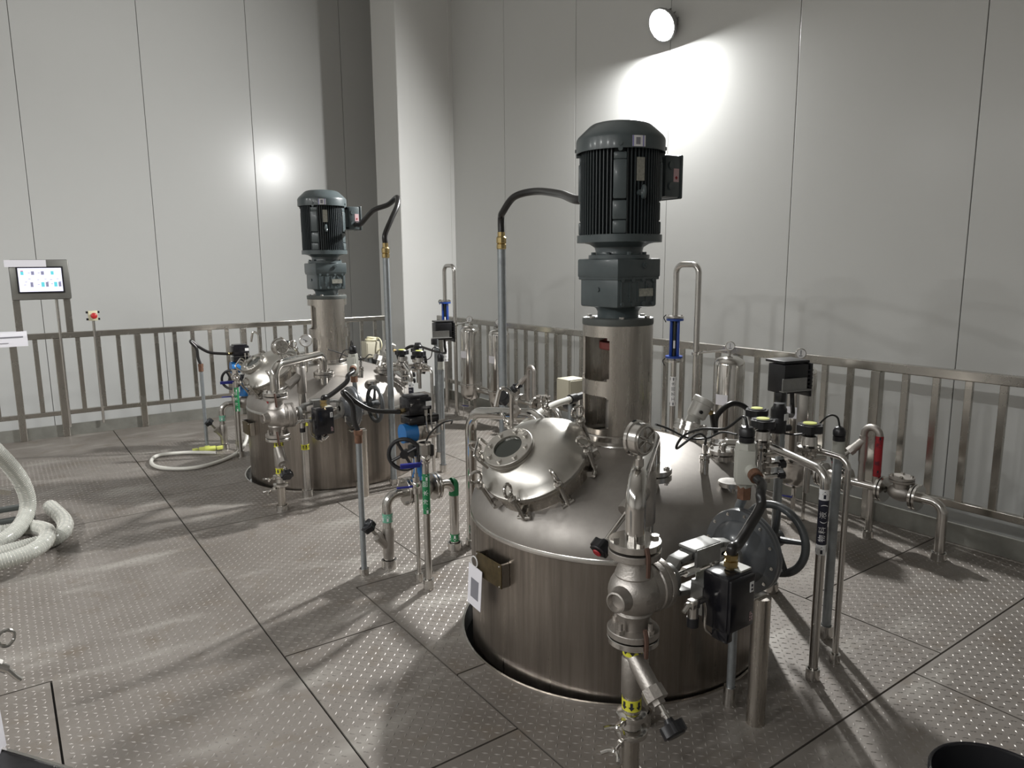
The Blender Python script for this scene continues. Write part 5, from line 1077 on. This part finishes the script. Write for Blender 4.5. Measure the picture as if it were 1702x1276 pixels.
part(WH, 'support', MB().cyl(V(2.96, 3.42, 0), V(2.96, 3.42, 0.85), 0.02, n=14), 'steel')
P = [V(3.36, 7.36, 0.88), V(3.40, 7.33, 0.90)]
cb = V(3.36, 7.40, 0.885)
solo('cream_cable_coil', MB().torus(cb, (0, 0, 1), 0.06, 0.010, 24, 8).torus(cb+V(0.02, 0.01, 0.016), (0.1, 0, 1), 0.055, 0.010, 24, 8).torus(cb+V(0.05, -0.06, -0.05), (1, 0.2, 0), 0.07, 0.008, 24, 8), 'cream', 'coil of cream cable dumped on the far beige cabinet', 'cable', cb)

# ================================================================== things cut by the photo's edge
c = V(2.15, 0.68, 0)
BK = thing('bucket', 'black bucket rim at the lower corner of the photo', 'bucket', c, module=False)
part(BK, 'pail', MB().lathe([(0, 0.004), (0.115, 0.004), (0.135, 0.01), (0.17, 0.255), (0.166, 0.255), (0.116, 0.012), (0, 0.010)], c, (0, 0, 1), 48), 'black'); part(BK, 'rim', MB().torus(c+V(0, 0, 0.255), (0, 0, 1), 0.172, 0.006, 48, 8), 'black_gloss')
c = V(-0.52, 2.35, 0)
ST = thing('work_stand', 'black topped stand with a pale metal edge at the lower corner', 'stand', c, module=False)
e0 = G(12, 1246, 0.45); e1 = G(120, 1278, 0.45); d = (e1-e0).normalized(); nrm = V(d.y, -d.x, 0); ctr = (e0+e1)/2+d*0.1+nrm*0.3; rz = math.atan2(d.y, d.x)
part(ST, 'top', MB().box(ctr+V(0, 0, -0.012), (0.9, 0.6, 0.02), rz=rz), 'black'); part(ST, 'edge_trim', MB().box((e0+e1)/2+d*0.1+V(0, 0, -0.006), (0.9, 0.008, 0.016), rz=rz), 'polished')
for sx in (-0.4, 0.4):
    for sy in (-0.25, 0.25): q = ctr+d*sx+nrm*sy; part(ST, 'leg', MB().box(V(q.x, q.y, 0.214), (0.03, 0.03, 0.428), rz=rz), 'galv')
q0 = G(-4, 1250, 0.46)
NT = thing('notice_sheet', 'white printed sheet standing on the black topped stand', 'paper', q0, module=False)
MQ = Matrix.Rotation(rz-0.9, 3, 'Z') @ Matrix.Rotation(0.1, 3, 'Y')
part(NT, 'sheet', MB().box(q0+V(0, 0, 0.03), (0.11, 0.002, 0.11), M=MQ), 'paper'); part(NT, 'print', MB().box(q0+V(0, 0, 0.035)+MQ @ V(0.0, -0.0015, 0.0), (0.06, 0.001, 0.05), M=MQ), 'ink_grey')
# swing bolts of a lid that stands outside the photo
cc = PY(-40, 1085, 1.55)
SBt = thing('lid_clamp', 'steel swing clamp with ring nut poking in at the photo edge', 'clamp', cc, module=False)
p = PY(10, 1060, 1.55); part(SBt, 'ring_nut', MB().torus(p, (0.4, -0.9, 0.2), 0.014, 0.0035, 24, 8).cyl(p+V(-0.03, -0.01, 0.02), p+V(-0.012, 0, 0.005), 0.006, n=10), 'polished')
p = PY(12, 1112, 1.55); part(SBt, 'clamp_screw', MB().cyl(p+V(-0.07, 0.0, 0.06), p, 0.008, n=10).cyl(p+V(-0.03, 0, 0.025), p+V(-0.012, 0, 0.01), 0.013, n=8).tube([p, p+V(0.012, 0, -0.02), p+V(0.018, 0, -0.028)], 0.005, 8), 'polished')
part(SBt, 'arm', MB().cyl(cc+V(-0.1, 0, 0.05), PY(-5, 1055, 1.55), 0.008, n=10).cyl(cc+V(-0.12, 0, -0.1), cc+V(-0.08, 0, 0.08), 0.02, n=12), 'steel')
